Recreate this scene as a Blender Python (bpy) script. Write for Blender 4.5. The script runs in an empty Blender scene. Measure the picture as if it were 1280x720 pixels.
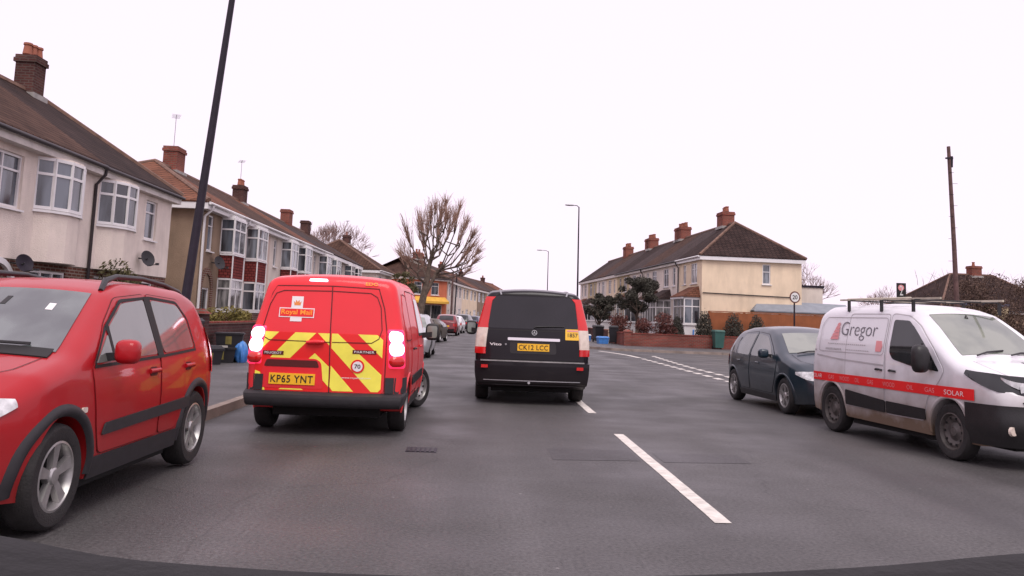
import bpy, bmesh, math, random
from mathutils import Vector, Matrix
random.seed(7)
R = math.radians
SC = bpy.context.scene
COL = SC.collection

# ------------------------------------------------------------------ camera
PITCH, YAW, ROLL = R(6.5), R(1.9294), R(2.119)
CAMZ = 1.42
f_ = Vector((math.sin(YAW)*math.cos(PITCH), math.cos(YAW)*math.cos(PITCH), math.sin(PITCH)))
r0 = Vector((math.cos(YAW), -math.sin(YAW), 0)); u0 = r0.cross(f_)
r_ = r0*math.cos(ROLL) + u0*math.sin(ROLL); u_ = -r0*math.sin(ROLL) + u0*math.cos(ROLL)
cd = bpy.data.cameras.new('dash_camera'); cam = bpy.data.objects.new('dash_camera', cd); COL.objects.link(cam)
cam.matrix_world = Matrix(((r_.x, u_.x, -f_.x, 0), (r_.y, u_.y, -f_.y, 0), (r_.z, u_.z, -f_.z, CAMZ), (0, 0, 0, 1)))
cd.sensor_width = 36; cd.sensor_fit = 'HORIZONTAL'; cd.lens = 36*1050/1280
cd.shift_y = -82.234/1280
cd.clip_start = 0.05; cd.clip_end = 5000
SC.camera = cam

# ------------------------------------------------------------------ light: flat white overcast
SUN_EL, SUN_AZ = R(58), R(165)
w = bpy.data.worlds.new("World"); SC.world = w; w.use_nodes = True
nt = w.node_tree; nt.nodes.clear()
out = nt.nodes.new('ShaderNodeOutputWorld'); bg = nt.nodes.new('ShaderNodeBackground')
sky = nt.nodes.new('ShaderNodeTexSky'); sky.sky_type = 'NISHITA'; sky.sun_disc = False
sky.sun_elevation = SUN_EL; sky.sun_rotation = SUN_AZ; sky.air_density = 1.0; sky.dust_density = 3.0
mix = nt.nodes.new('ShaderNodeMix'); mix.data_type = 'RGBA'; mix.inputs[0].default_value = 0.93
mix.inputs[7].default_value = (9.0, 7.75, 8.9, 1)
nt.links.new(sky.outputs[0], mix.inputs[6]); nt.links.new(mix.outputs[2], bg.inputs[0])
bg.inputs[1].default_value = 0.1
nt.links.new(bg.outputs[0], out.inputs[0])
sl = bpy.data.lights.new('sun', 'SUN'); sl.energy = 1.5; sl.angle = R(35); sl.color = (1, .96, .9)
so = bpy.data.objects.new('sun', sl); COL.objects.link(so)
sd = Vector((math.sin(SUN_AZ)*math.cos(SUN_EL), math.cos(SUN_AZ)*math.cos(SUN_EL), math.sin(SUN_EL)))
so.rotation_euler = sd.to_track_quat('Z', 'Y').to_euler()
SC.view_settings.view_transform = 'Standard'; SC.view_settings.look = 'None'
SC.view_settings.exposure = 0.38; SC.view_settings.gamma = 1
SC.render.engine = 'CYCLES'; SC.cycles.max_bounces = 6; SC.cycles.use_denoising = True

# ------------------------------------------------------------------ materials
def srgb(r, g, b):
    f = lambda c: (c/12.92 if c <= .04045 else ((c+.055)/1.055)**2.4)
    return (f(r/255), f(g/255), f(b/255))
def mat(name, col, rough=.6, metal=0., var=.12, scale=3., bump=0., bscale=60., coat=0., ior=1.5, dirt=None, emit=0.):
    m = bpy.data.materials.new(name); m.use_nodes = True; t = m.node_tree; N = t.nodes; Lk = t.links
    b = N['Principled BSDF']; b.inputs['Roughness'].default_value = rough; b.inputs['Metallic'].default_value = metal
    b.inputs['IOR'].default_value = ior; b.inputs['Coat Weight'].default_value = coat; b.inputs['Coat Roughness'].default_value = .04
    tc = N.new('ShaderNodeTexCoord')
    nz = N.new('ShaderNodeTexNoise'); nz.inputs['Scale'].default_value = scale; nz.inputs['Detail'].default_value = 6
    Lk.new(tc.outputs['Object'], nz.inputs['Vector'])
    mr = N.new('ShaderNodeMapRange'); mr.inputs[1].default_value = .3; mr.inputs[2].default_value = .7
    mr.inputs[3].default_value = 1-var; mr.inputs[4].default_value = 1+var
    Lk.new(nz.outputs[0], mr.inputs[0])
    mx = N.new('ShaderNodeMix'); mx.data_type = 'RGBA'; mx.blend_type = 'MULTIPLY'; mx.inputs[0].default_value = 1
    mx.inputs[6].default_value = (*col, 1); Lk.new(mr.outputs[0], mx.inputs[7])
    last = mx.outputs[2]
    if 'render' in name or 'roughcast' in name or 'pebbledash' in name:      # rain streaks and grime on the wall
        mp = N.new('ShaderNodeMapping'); mp.inputs['Scale'].default_value = (1.1, 1.1, .30); Lk.new(tc.outputs['Object'], mp.inputs[0])
        ns = N.new('ShaderNodeTexNoise'); ns.inputs['Scale'].default_value = 1.6; ns.inputs['Detail'].default_value = 8; ns.inputs['Roughness'].default_value = .65; Lk.new(mp.outputs[0], ns.inputs['Vector'])
        rs = N.new('ShaderNodeMapRange'); rs.inputs[1].default_value = .38; rs.inputs[2].default_value = .56; rs.inputs[3].default_value = .90; rs.inputs[4].default_value = 1.02; Lk.new(ns.outputs[0], rs.inputs[0])
        ms = N.new('ShaderNodeMix'); ms.data_type = 'RGBA'; ms.blend_type = 'MULTIPLY'; ms.inputs[0].default_value = 1; Lk.new(last, ms.inputs[6]); Lk.new(rs.outputs[0], ms.inputs[7]); last = ms.outputs[2]
    if dirt:   # (z0, z1, colour, amount): road dirt thrown up from below, a real film on the paint
        z0, z1, dc, amt = dirt
        sp = N.new('ShaderNodeSeparateXYZ'); Lk.new(tc.outputs['Object'], sp.inputs[0])
        n2 = N.new('ShaderNodeTexNoise'); n2.inputs['Scale'].default_value = 4; n2.inputs['Detail'].default_value = 8
        Lk.new(tc.outputs['Object'], n2.inputs['Vector'])
        ad = N.new('ShaderNodeMath'); ad.operation = 'MULTIPLY_ADD'; ad.inputs[1].default_value = .5; Lk.new(n2.outputs[0], ad.inputs[0]); Lk.new(sp.outputs[2], ad.inputs[2])
        m2 = N.new('ShaderNodeMapRange'); m2.inputs[1].default_value = z0+.25; m2.inputs[2].default_value = z1+.25; m2.inputs[3].default_value = amt; m2.inputs[4].default_value = 0
        Lk.new(ad.outputs[0], m2.inputs[0])
        m3 = N.new('ShaderNodeMix'); m3.data_type = 'RGBA'; Lk.new(m2.outputs[0], m3.inputs[0]); Lk.new(last, m3.inputs[6]); m3.inputs[7].default_value = (*dc, 1)
        last = m3.outputs[2]
        m4 = N.new('ShaderNodeMapRange'); m4.inputs[3].default_value = rough; m4.inputs[4].default_value = .8; Lk.new(m2.outputs[0], m4.inputs[0]); Lk.new(m4.outputs[0], b.inputs['Roughness'])
    Lk.new(last, b.inputs['Base Color'])
    if bump:
        n3 = N.new('ShaderNodeTexNoise'); n3.inputs['Scale'].default_value = bscale; n3.inputs['Detail'].default_value = 4
        Lk.new(tc.outputs['Object'], n3.inputs['Vector'])
        bp = N.new('ShaderNodeBump'); bp.inputs['Strength'].default_value = bump; bp.inputs['Distance'].default_value = .02
        Lk.new(n3.outputs[0], bp.inputs['Height']); Lk.new(bp.outputs[0], b.inputs['Normal'])
    if emit:
        b.inputs['Emission Color'].default_value = (*col, 1); b.inputs['Emission Strength'].default_value = emit
    return m
def brickmat(name, c1, c2, mortar, bw, bh, ms=.015, zs=1., rough=.85, var=.25, bump=.5, scale=1.):
    m = bpy.data.materials.new(name); m.use_nodes = True; t = m.node_tree; N = t.nodes; Lk = t.links
    b = N['Principled BSDF']; b.inputs['Roughness'].default_value = rough; b.inputs['IOR'].default_value = 1.18
    tc = N.new('ShaderNodeTexCoord'); sp = N.new('ShaderNodeSeparateXYZ'); Lk.new(tc.outputs['Object'], sp.inputs[0])
    a = N.new('ShaderNodeMath'); Lk.new(sp.outputs[0], a.inputs[0]); Lk.new(sp.outputs[1], a.inputs[1])
    z = N.new('ShaderNodeMath'); z.operation = 'MULTIPLY'; z.inputs[1].default_value = zs; Lk.new(sp.outputs[2], z.inputs[0])
    cb = N.new('ShaderNodeCombineXYZ'); Lk.new(a.outputs[0], cb.inputs[0]); Lk.new(z.outputs[0], cb.inputs[1])
    br = N.new('ShaderNodeTexBrick'); Lk.new(cb.outputs[0], br.inputs['Vector']); br.inputs['Scale'].default_value = 1
    br.inputs['Color1'].default_value = (*c1, 1); br.inputs['Color2'].default_value = (*c2, 1); br.inputs['Mortar'].default_value = (*mortar, 1)
    br.inputs['Mortar Size'].default_value = ms; br.inputs['Brick Width'].default_value = bw; br.inputs['Row Height'].default_value = bh
    nz = N.new('ShaderNodeTexNoise'); nz.inputs['Scale'].default_value = scale; nz.inputs['Detail'].default_value = 7; Lk.new(tc.outputs['Object'], nz.inputs['Vector'])
    mr = N.new('ShaderNodeMapRange'); mr.inputs[1].default_value = .3; mr.inputs[2].default_value = .7; mr.inputs[3].default_value = 1-var; mr.inputs[4].default_value = 1+var
    Lk.new(nz.outputs[0], mr.inputs[0])
    mx = N.new('ShaderNodeMix'); mx.data_type = 'RGBA'; mx.blend_type = 'MULTIPLY'; mx.inputs[0].default_value = 1
    Lk.new(br.outputs['Color'], mx.inputs[6]); Lk.new(mr.outputs[0], mx.inputs[7]); Lk.new(mx.outputs[2], b.inputs['Base Color'])
    bp = N.new('ShaderNodeBump'); bp.inputs['Strength'].default_value = bump; bp.inputs['Distance'].default_value = .02; bp.invert = True
    Lk.new(br.outputs['Fac'], bp.inputs['Height']); Lk.new(bp.outputs[0], b.inputs['Normal'])
    return m
def asphalt(name, col, var=.15, wear=False):
    m = bpy.data.materials.new(name); m.use_nodes = True; t = m.node_tree; N = t.nodes; Lk = t.links
    b = N['Principled BSDF']
    tc = N.new('ShaderNodeTexCoord')
    def noise(sc, det, vec=None, st=None):
        n = N.new('ShaderNodeTexNoise'); n.inputs['Scale'].default_value = sc; n.inputs['Detail'].default_value = det
        if st:
            mp = N.new('ShaderNodeMapping'); mp.inputs['Scale'].default_value = st; Lk.new(tc.outputs['Object'], mp.inputs[0]); Lk.new(mp.outputs[0], n.inputs['Vector'])
        else: Lk.new(tc.outputs['Object'], n.inputs['Vector'])
        return n
    def rng(n, lo, hi, a=.3, c=.7):
        r = N.new('ShaderNodeMapRange'); r.inputs[1].default_value = a; r.inputs[2].default_value = c; r.inputs[3].default_value = lo; r.inputs[4].default_value = hi
        Lk.new(n.outputs[0], r.inputs[0]); return r
    def mul(a, bb):
        x = N.new('ShaderNodeMix'); x.data_type = 'RGBA'; x.blend_type = 'MULTIPLY'; x.inputs[0].default_value = 1
        Lk.new(a, x.inputs[6]); Lk.new(bb, x.inputs[7]); return x.outputs[2]
    c0 = N.new('ShaderNodeRGB'); c0.outputs[0].default_value = (*col, 1)
    o = mul(c0.outputs[0], rng(noise(.5, 6), 1-var, 1+var).outputs[0])
    o = mul(o, rng(noise(1.1, 6, st=(1.3, .07, 1)), 1-var*1.1, 1+var*1.1).outputs[0])       # wear along the wheel tracks
    o = mul(o, rng(noise(38, 4), .62, 1.45).outputs[0])                              # stone chippings
    vor = N.new('ShaderNodeTexVoronoi'); vor.inputs['Scale'].default_value = 3.1; vor.feature = 'DISTANCE_TO_EDGE'
    Lk.new(tc.outputs['Object'], vor.inputs['Vector'])
    sp = N.new('ShaderNodeTexVoronoi'); sp.inputs['Scale'].default_value = 2.2; Lk.new(tc.outputs['Object'], sp.inputs['Vector'])
    r = N.new('ShaderNodeMapRange'); r.inputs[1].default_value = .02; r.inputs[2].default_value = .035; r.inputs[3].default_value = 2.6; r.inputs[4].default_value = 1; Lk.new(sp.outputs['Distance'], r.inputs[0])
    o = mul(o, r.outputs[0])
    if wear:
        dn = noise(.9, 4); ds = N.new('ShaderNodeVectorMath'); ds.operation = 'MULTIPLY_ADD'; ds.inputs[1].default_value = (1.3, 1.3, 1.3)
        Lk.new(dn.outputs['Color'], ds.inputs[0]); Lk.new(tc.outputs['Object'], ds.inputs[2])
        vc = N.new('ShaderNodeTexVoronoi'); vc.feature = 'DISTANCE_TO_EDGE'; vc.inputs['Scale'].default_value = .22; Lk.new(ds.outputs[0], vc.inputs['Vector'])
        cr = N.new('ShaderNodeMapRange'); cr.inputs[1].default_value = .0015; cr.inputs[2].default_value = .004; cr.inputs[3].default_value = .78; cr.inputs[4].default_value = 1; Lk.new(vc.outputs['Distance'], cr.inputs[0])
        o = mul(o, cr.outputs[0])                                                    # hair cracks
        sx = N.new('ShaderNodeSeparateXYZ'); Lk.new(tc.outputs['Object'], sx.inputs[0])
        def bandx(cx, wd_, val):
            a = N.new('ShaderNodeMath'); a.operation = 'SUBTRACT'; a.inputs[1].default_value = cx; Lk.new(sx.outputs[0], a.inputs[0])
            bb = N.new('ShaderNodeMath'); bb.operation = 'ABSOLUTE'; Lk.new(a.outputs[0], bb.inputs[0])
            nn = N.new('ShaderNodeMath'); nn.operation = 'MULTIPLY_ADD'; nn.inputs[1].default_value = .35; Lk.new(dn.outputs[0], nn.inputs[0]); Lk.new(bb.outputs[0], nn.inputs[2])
            r2 = N.new('ShaderNodeMapRange'); r2.interpolation_type = 'SMOOTHSTEP'; r2.inputs[1].default_value = .1; r2.inputs[2].default_value = wd_+.2; r2.inputs[3].default_value = val; r2.inputs[4].default_value = 1; Lk.new(nn.outputs[0], r2.inputs[0]); return r2.outputs[0]
        for cx, wd_, val in ((-1.55, .35, 1.22), (.35, .35, 1.25), (3.2, .35, 1.2), (4.9, .35, 1.2), (-.6, .3, .82), (4.05, .3, .85), (-3.25, .35, .68), (6.9, .35, .7)):
            o = mul(o, bandx(cx, wd_, val))                                          # polished wheel tracks, oil line, gutter dirt
    Lk.new(o, b.inputs['Base Color'])
    Lk.new(rng(noise(.8, 5), .42, .75).outputs[0], b.inputs['Roughness'])
    bp = N.new('ShaderNodeBump'); bp.inputs['Strength'].default_value = .55; bp.inputs['Distance'].default_value = .012
    Lk.new(noise(70, 4).outputs[0], bp.inputs['Height']); Lk.new(bp.outputs[0], b.inputs['Normal'])
    return m
def windowglass(name, dark, light, ior=1.9, sc=1.3):
    m = bpy.data.materials.new(name); m.use_nodes = True; t = m.node_tree; N = t.nodes; Lk = t.links
    b = N['Principled BSDF']; b.inputs['Roughness'].default_value = .06; b.inputs['IOR'].default_value = ior
    tc = N.new('ShaderNodeTexCoord'); mp = N.new('ShaderNodeMapping'); mp.inputs['Scale'].default_value = (3, 3, .6); Lk.new(tc.outputs['Object'], mp.inputs[0])
    nz = N.new('ShaderNodeTexNoise'); nz.inputs['Scale'].default_value = sc; nz.inputs['Detail'].default_value = 3; Lk.new(mp.outputs[0], nz.inputs['Vector'])
    cr = N.new('ShaderNodeValToRGB'); cr.color_ramp.elements[0].position = .4; cr.color_ramp.elements[1].position = .62
    cr.color_ramp.elements[0].color = (*dark, 1); cr.color_ramp.elements[1].color = (*light, 1)
    Lk.new(nz.outputs[0], cr.inputs[0]); Lk.new(cr.outputs[0], b.inputs['Base Color'])
    return m
M = {}
M['asphalt'] = asphalt('asphalt', (.062, .0585, .058), wear=True)
M['patch'] = asphalt('reflection_asphalt', (.047, .044, .045))  # darker tarmac tone that paints the windscreen reflection
M['pave'] = asphalt('pavement_tarmac', (.072, .067, .067), .18)
M['kerb'] = mat('kerb_stone', (.26, .21, .18), .85, var=.3, scale=2, bump=.3)
M['line'] = mat('road_paint', (.62, .58, .53), .7, var=.22, scale=9, bump=.3, bscale=90)
M['soil'] = mat('garden_soil', (.085, .07, .05), .95, var=.4, scale=2, bump=.6, bscale=20)
M['grassy'] = mat('verge_grass', (.09, .12, .035), .95, var=.4, scale=3, bump=.8, bscale=30)
M['cream_wall'] = mat('cream_roughcast', srgb(226, 213, 202), .9, var=.10, scale=1.3, bump=.9, bscale=45)
M['yellow_wall'] = mat('pale_yellow_render', srgb(229, 208, 180), .9, var=.08, scale=.8, bump=.5, bscale=35)
M['white_wall'] = mat('off_white_render', srgb(214, 203, 192), .9, var=.08, scale=1, bump=.4, bscale=35)
M['pink_wall'] = mat('faded_pink_render', srgb(205, 183, 170), .9, var=.08, scale=1, bump=.4, bscale=35)
M['tan_wall'] = mat('tan_render', srgb(186, 168, 135), .9, var=.12, scale=1, bump=.4, bscale=35)
M['brown_wall'] = mat('brown_pebbledash', srgb(138, 117, 98), .95, var=.25, scale=.7, bump=1., bscale=55)
M['orange_wall'] = mat('orange_render', srgb(196, 112, 84), .9, var=.12, scale=1)
M['brick'] = brickmat('red_brown_brick', (.13, .05, .035), (.09, .032, .025), (.2, .16, .13), .23, .078)
M['garden_brick'] = brickmat('garden_brick', (.26, .055, .042), (.18, .040, .033), (.16, .11, .09), .23, .078, var=.3)
M['purple_brick'] = brickmat('weathered_brick', (.10, .042, .04), (.07, .032, .033), (.09, .06, .055), .23, .078, var=.35)
M['chim_brick'] = brickmat('chimney_brick', (.30, .07, .052), (.20, .05, .04), (.2, .13, .1), .23, .078, var=.3)
M['chim_dark'] = brickmat('sooty_chimney_brick', (.10, .04, .035), (.07, .03, .028), (.1, .07, .06), .23, .078, var=.35)
M['tile_brown'] = brickmat('brown_roof_tile', (.105, .058, .042), (.070, .038, .029), (.03, .02, .018), .27, .17, .018, 1.5, var=.3, bump=1., scale=.6)
M['tile_dark'] = brickmat('dark_roof_tile', (.055, .034, .030), (.038, .025, .023), (.018, .013, .013), .27, .17, .018, 1.5, var=.35, bump=1., scale=.6)
M['tile_red'] = brickmat('red_roof_tile', (.23, .098, .062), (.17, .075, .05), (.06, .03, .02), .27, .17, .018, 1.5, var=.3, bump=1., scale=.6)
M['tile_grey'] = brickmat('grey_roof_tile', (.085, .058, .054), (.060, .043, .041), (.03, .024, .024), .27, .17, .018, 1.5, var=.3, bump=1., scale=.6)
M['tile_hang'] = brickmat('hung_red_tile', (.23, .05, .045), (.17, .038, .036), (.07, .02, .018), .16, .11, .012, 1., var=.2, bump=1.)
M['ridge_tile'] = mat('ridge_tile', (.16, .09, .065), .85, var=.3, scale=4)
M['upvc'] = mat('white_upvc', (.74, .72, .72), .35, var=.05)
M['fascia'] = mat('painted_fascia', (.62, .57, .53), .6, var=.15)
M['gutter'] = mat('dark_gutter', (.035, .027, .03), .5, var=.2)
M['glassH'] = windowglass('house_window_glass', (.03, .036, .044), (.25, .28, .32), 1.85, 1.1)
M['glassD'] = windowglass('dark_house_glass', (.015, .016, .018), (.06, .06, .06), 1.7)
M['curtain'] = windowglass('net_curtained_glass', (.22, .22, .23), (.45, .44, .43), 1.6)
M['glassM'] = windowglass('mid_house_glass', (.014, .018, .025), (.13, .15, .18), 1.8, .7)
M['glassL'] = windowglass('blind_behind_glass', (.10, .10, .10), (.34, .33, .32), 1.7, 2.2)
M['pot'] = mat('terracotta_pot', (.30, .10, .06), .8, var=.2)
M['lead'] = mat('lead_flashing', (.32, .30, .28), .6, var=.25)
M['metal'] = mat('galvanised_metal', (.35, .35, .36), .45, metal=.7, var=.15)
M['darkmetal'] = mat('dark_painted_metal', (.016, .011, .020), .5, var=.25, scale=8, ior=1.35)
M['black'] = mat('black_plastic', (.012, .011, .012), .45, var=.2, scale=12, bump=.1)
M['greyplastic'] = mat('grey_plastic', (.020, .018, .021), .6, var=.2, scale=12)
M['under'] = mat('underbody', (.006, .006, .006), .9)
M['rubber'] = mat('tyre_rubber', (.016, .014, .014), .8, var=.3, scale=14, bump=.3, bscale=80)
M['alloy'] = mat('alloy_wheel', (.42, .41, .40), .38, metal=.75, var=.2, scale=9)
M['steel'] = mat('dirty_steel_wheel', (.09, .08, .075), .55, metal=.3, var=.4, scale=12)
M['chrome'] = mat('bright_chrome', (.75, .72, .72), .15, metal=1, var=.03)
M['red_paint'] = mat('red_car_paint', (.37, .007, .012), .36, var=.04, coat=.3, ior=1.35, dirt=(.2, .7, (.12, .05, .04), .35))
M['mail_red'] = mat('postal_red_paint', (.76, .028, .038), .38, var=.03, coat=.3, ior=1.35, dirt=(.3, .8, (.16, .05, .04), .25))
M['chev_red'] = mat('reflective_red', (.74, .010, .010), .5, var=.04)
M['chev_yellow'] = mat('reflective_yellow', (.86, .78, .09), .5, var=.06, scale=8)
M['black_paint'] = mat('black_car_paint', (.007, .005, .008), .3, var=.1, coat=.25, ior=1.3, dirt=(.3, .8, (.025, .020, .020), .5))
M['blue_paint'] = mat('dark_teal_car_paint', (.010, .024, .036), .3, var=.05, coat=.5, dirt=(.2, .6, (.05, .045, .04), .4))
M['white_paint'] = mat('white_van_paint', (.74, .73, .76), .3, var=.03, coat=.6, dirt=(.3, 1.0, (.15, .10, .065), 1.))
M['silver_paint'] = mat('silver_car_paint', (.42, .43, .44), .3, metal=.4, var=.05, coat=.6)
M['maroon_paint'] = mat('maroon_car_paint', (.20, .014, .02), .3, coat=.6)
M['plainwhite_paint'] = mat('white_car_paint', (.68, .66, .68), .3, coat=.6)
M['olive_paint'] = mat('olive_brown_car_paint', (.065, .052, .036), .4, var=.2)
M['dark_paint'] = mat('charcoal_car_paint', (.035, .037, .04), .3, coat=.6)
M['navy_paint'] = mat('navy_car_paint', (.03, .035, .075), .3, coat=.6)
M['beige_paint'] = mat('beige_car_paint', (.48, .42, .34), .35, coat=.5)
M['seal'] = mat('rubber_seal', (.008, .007, .007), .7)
M['redshade'] = mat('shadow_gap_red', (.08, .004, .004), .7)  # shade in door gaps and creases as dark red strips; also badge grounds
M['greyshade'] = mat('shadow_gap_grey', (.42, .40, .41), .7)  # shade in door gaps and creases as grey strips; also small print
M['glassC'] = windowglass('car_side_glass', (.008, .009, .010), (.022, .025, .026), 1.6, .8)
M['glassW'] = windowglass('windscreen_glass', (.035, .045, .045), (.10, .12, .115), 2.3, .8)
M['glassG'] = windowglass('pale_windscreen_glass', (.13, .15, .13), (.22, .24, .20), 2.1, .7)
M['glassS'] = windowglass('side_glass_showing_sky', (.10, .11, .10), (.17, .17, .16), 1.9, .5)
M['glassB'] = mat('tinted_rear_glass', (.012, .011, .014), .10, var=.25, scale=2, ior=1.5)
M['lamp_red'] = mat('red_lamp_lens', (.60, .012, .012), .15, coat=.5)
M['lamp_white'] = mat('clear_lamp_lens', (.66, .56, .48), .15, coat=.5, var=.12, scale=14)
M['lamp_lit'] = mat('lit_tail_lamp', (1, .80, .93), .3, emit=2.5, var=0)
M['lamp_glow'] = mat('lit_red_lamp', (1., .03, .12), .3, emit=.8, var=0)
M['lamp_amber'] = mat('amber_lens', (.75, .25, .05), .2)
M['headlamp'] = mat('headlamp_lens', (.55, .55, .56), .12, coat=.8, var=.35, scale=18)
M['plate_yellow'] = mat('plate_yellow', (.85, .47, .02), .45, var=.03)
M['plate_white'] = mat('plate_white', (.7, .7, .68), .45, var=.03)
M['dash'] = mat('dashboard_plastic', (.006, .005, .006), .85, var=.3, scale=30, bump=.2)
M['ink'] = mat('black_lettering', (.012, .010, .010), .5, var=0)
M['white_ink'] = mat('white_lettering', (.78, .74, .74), .5, var=0)
M['red_ink'] = mat('red_lettering', (.55, .012, .015), .5, var=0)
M['pink_ink'] = mat('pale_red_print', (.72, .28, .29), .5, var=.1)
M['orange_ink'] = mat('yellow_orange_lettering', (.95, .30, .02), .5, var=0)
M['grey_ink'] = mat('grey_lettering', (.13, .12, .14), .5, var=0)
M['bluebag'] = mat('blue_plastic_sack', (.06, .21, .55), .4, var=.2, scale=10)
M['binblack'] = mat('black_bin_plastic', (.012, .011, .014), .5, var=.2)
M['bingreen'] = mat('green_bin_plastic', (.03, .10, .085), .5, var=.15)
M['bark'] = mat('tree_bark', (.11, .08, .062), .95, var=.4, scale=6, bump=.8, bscale=25)
M['twig'] = mat('winter_twig', (.32, .20, .15), .9, var=.3, scale=2)
M['pinktwig'] = mat('distant_winter_twig', (.28, .19, .17), .9, var=.3, scale=2)
M['leaf_dark'] = mat('evergreen_leaf', (.052, .048, .036), .8, var=.5, scale=6)
M['leaf_yel'] = mat('yellow_green_leaf', (.17, .14, .035), .8, var=.45, scale=6)
M['leaf_red'] = mat('red_brown_leaf', (.12, .040, .032), .8, var=.5, scale=6)
M['leaf_brown'] = mat('brown_hedge_twig', (.10, .060, .045), .9, var=.5, scale=4)
M['leaf_moss'] = mat('olive_leaf', (.085, .075, .028), .8, var=.5, scale=6)
M['fence'] = mat('orange_brown_fence', (.27, .085, .03), .8, var=.22, scale=1.5)
M['greyroof'] = mat('grey_sheet_roof', (.22, .24, .27), .6, var=.12)
M['taxi_yellow'] = mat('taxi_plate_yellow', (.85, .50, .04), .5, var=.03)
M['yellow_awn'] = mat('yellow_awning', (.70, .40, .06), .7, var=.1)
M['wood'] = mat('pole_wood', (.11, .06, .055), .85, var=.3, scale=4)
M['ladder'] = mat('weathered_ladder_rail', (.50, .45, .36), .6, var=.25, scale=8)

# ------------------------------------------------------------------ mesh helpers
def empty(name, loc=(0, 0, 0), rz=0, label=None, cat=None, group=None, kind=None):
    o = bpy.data.objects.new(name, None); COL.objects.link(o); o.location = loc; o.rotation_euler = (0, 0, rz)
    return tag(o, label, cat, group, kind)
def tag(o, label=None, cat=None, group=None, kind=None):
    for k, v in (('label', label), ('category', cat), ('group', group), ('kind', kind)):
        if v: o[k] = v
    return o
def copy_tree(o, parent=None):
    c = o.copy(); COL.objects.link(c)
    if parent: c.parent = parent
    for ch in list(o.children): copy_tree(ch, c)
    return c
class MB:
    def __init__(s): s.v = []; s.f = []
    def add(s, vs, fs):
        n = len(s.v); s.v += [tuple(p) for p in vs]; s.f += [[i+n for i in f] for f in fs]; return s
    def box(s, x0, x1, y0, y1, z0, z1):
        vs = [(x, y, z) for x in (x0, x1) for y in (y0, y1) for z in (z0, z1)]
        return s.add(vs, [(0, 1, 3, 2), (4, 6, 7, 5), (0, 4, 5, 1), (2, 3, 7, 6), (0, 2, 6, 4), (1, 5, 7, 3)])
    def hexa(s, b, t):
        return s.add(list(b)+list(t), [(3, 2, 1, 0), (4, 5, 6, 7), (0, 1, 5, 4), (1, 2, 6, 5), (2, 3, 7, 6), (3, 0, 4, 7)])
    def quad(s, a, b, c, d): return s.add([a, b, c, d], [(0, 1, 2, 3)])
    def tube(s, pts, rad, n=6, cap=True):
        pts = [Vector(p) for p in pts]
        if not hasattr(rad, '__len__'): rad = [rad]*len(pts)
        vs = []; fs = []; ref = None
        for i, p in enumerate(pts):
            d = (pts[min(i+1, len(pts)-1)]-pts[max(i-1, 0)])
            d = d.normalized() if d.length > 1e-9 else Vector((0, 0, 1))
            if ref is None: ref = d.orthogonal().normalized()
            a = (ref - d*ref.dot(d))
            a = a.normalized() if a.length > 1e-6 else d.orthogonal().normalized()
            ref = a; b = d.cross(a)
            for k in range(n):
                t = 2*math.pi*k/n; vs.append(p+(a*math.cos(t)+b*math.sin(t))*rad[i])
        for i in range(len(pts)-1):
            for k in range(n):
                fs.append((i*n+k, i*n+(k+1) % n, (i+1)*n+(k+1) % n, (i+1)*n+k))
        if cap and n > 2: fs.append(tuple(range(n))[::-1]); fs.append(tuple((len(pts)-1)*n+k for k in range(n)))
        return s.add(vs, fs)
    def grid(s, fn, nu, nv):
        vs = [fn(i/nu, j/nv) for i in range(nu+1) for j in range(nv+1)]
        fs = [(i*(nv+1)+j, (i+1)*(nv+1)+j, (i+1)*(nv+1)+j+1, i*(nv+1)+j+1) for i in range(nu) for j in range(nv)]
        return s.add(vs, fs)
    def lathe(s, prof, c=(0, 0, 0), n=24, axis='Z'):   # prof: (radius, height)
        vs = []
        for r, h in prof:
            for k in range(n):
                t = 2*math.pi*k/n
                p = (r*math.cos(t), r*math.sin(t), h)
                if axis == 'Y': p = (p[0], p[2], p[1])
                if axis == 'X': p = (p[2], p[0], p[1])
                vs.append((p[0]+c[0], p[1]+c[1], p[2]+c[2]))
        fs = [(i*n+k, i*n+(k+1) % n, (i+1)*n+(k+1) % n, (i+1)*n+k) for i in range(len(prof)-1) for k in range(n)]
        return s.add(vs, fs)
    def build(s, name, m, parent=None, smooth=None, merge=False):
        me = bpy.data.meshes.new(name); me.from_pydata(s.v, [], s.f)
        bm = bmesh.new(); bm.from_mesh(me)
        if merge: bmesh.ops.remove_doubles(bm, verts=bm.verts, dist=1e-4)
        bmesh.ops.recalc_face_normals(bm, faces=bm.faces)
        if smooth:
            for f in bm.faces: f.smooth = True
        bm.to_mesh(me); bm.free()
        if smooth: me.set_sharp_from_angle(angle=R(smooth))
        me.materials.append(M[m] if isinstance(m, str) else m)
        o = bpy.data.objects.new(name, me); COL.objects.link(o)
        if parent: o.parent = parent
        return o
def textmesh(txt, bold=0.0, spacing=1.0, shear=0.0):
    cu = bpy.data.curves.new('t', 'FONT'); cu.body = txt; cu.size = 1; cu.offset = bold; cu.space_character = spacing; cu.shear = shear; cu.resolution_u = 3
    o = bpy.data.objects.new('t', cu); COL.objects.link(o)
    bpy.context.view_layer.update()
    me = bpy.data.meshes.new_from_object(o.evaluated_get(bpy.context.evaluated_depsgraph_get()))
    vs = [tuple(v.co) for v in me.vertices]; fs = [list(p.vertices) for p in me.polygons]
    bpy.data.objects.remove(o); bpy.data.curves.remove(cu); bpy.data.meshes.remove(me)
    x0 = min(v[0] for v in vs); x1 = max(v[0] for v in vs); y0 = min(v[1] for v in vs); y1 = max(v[1] for v in vs)
    return [((v[0]-x0)/(x1-x0), (v[1]-y0)/(y1-y0)) for v in vs], fs
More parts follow.
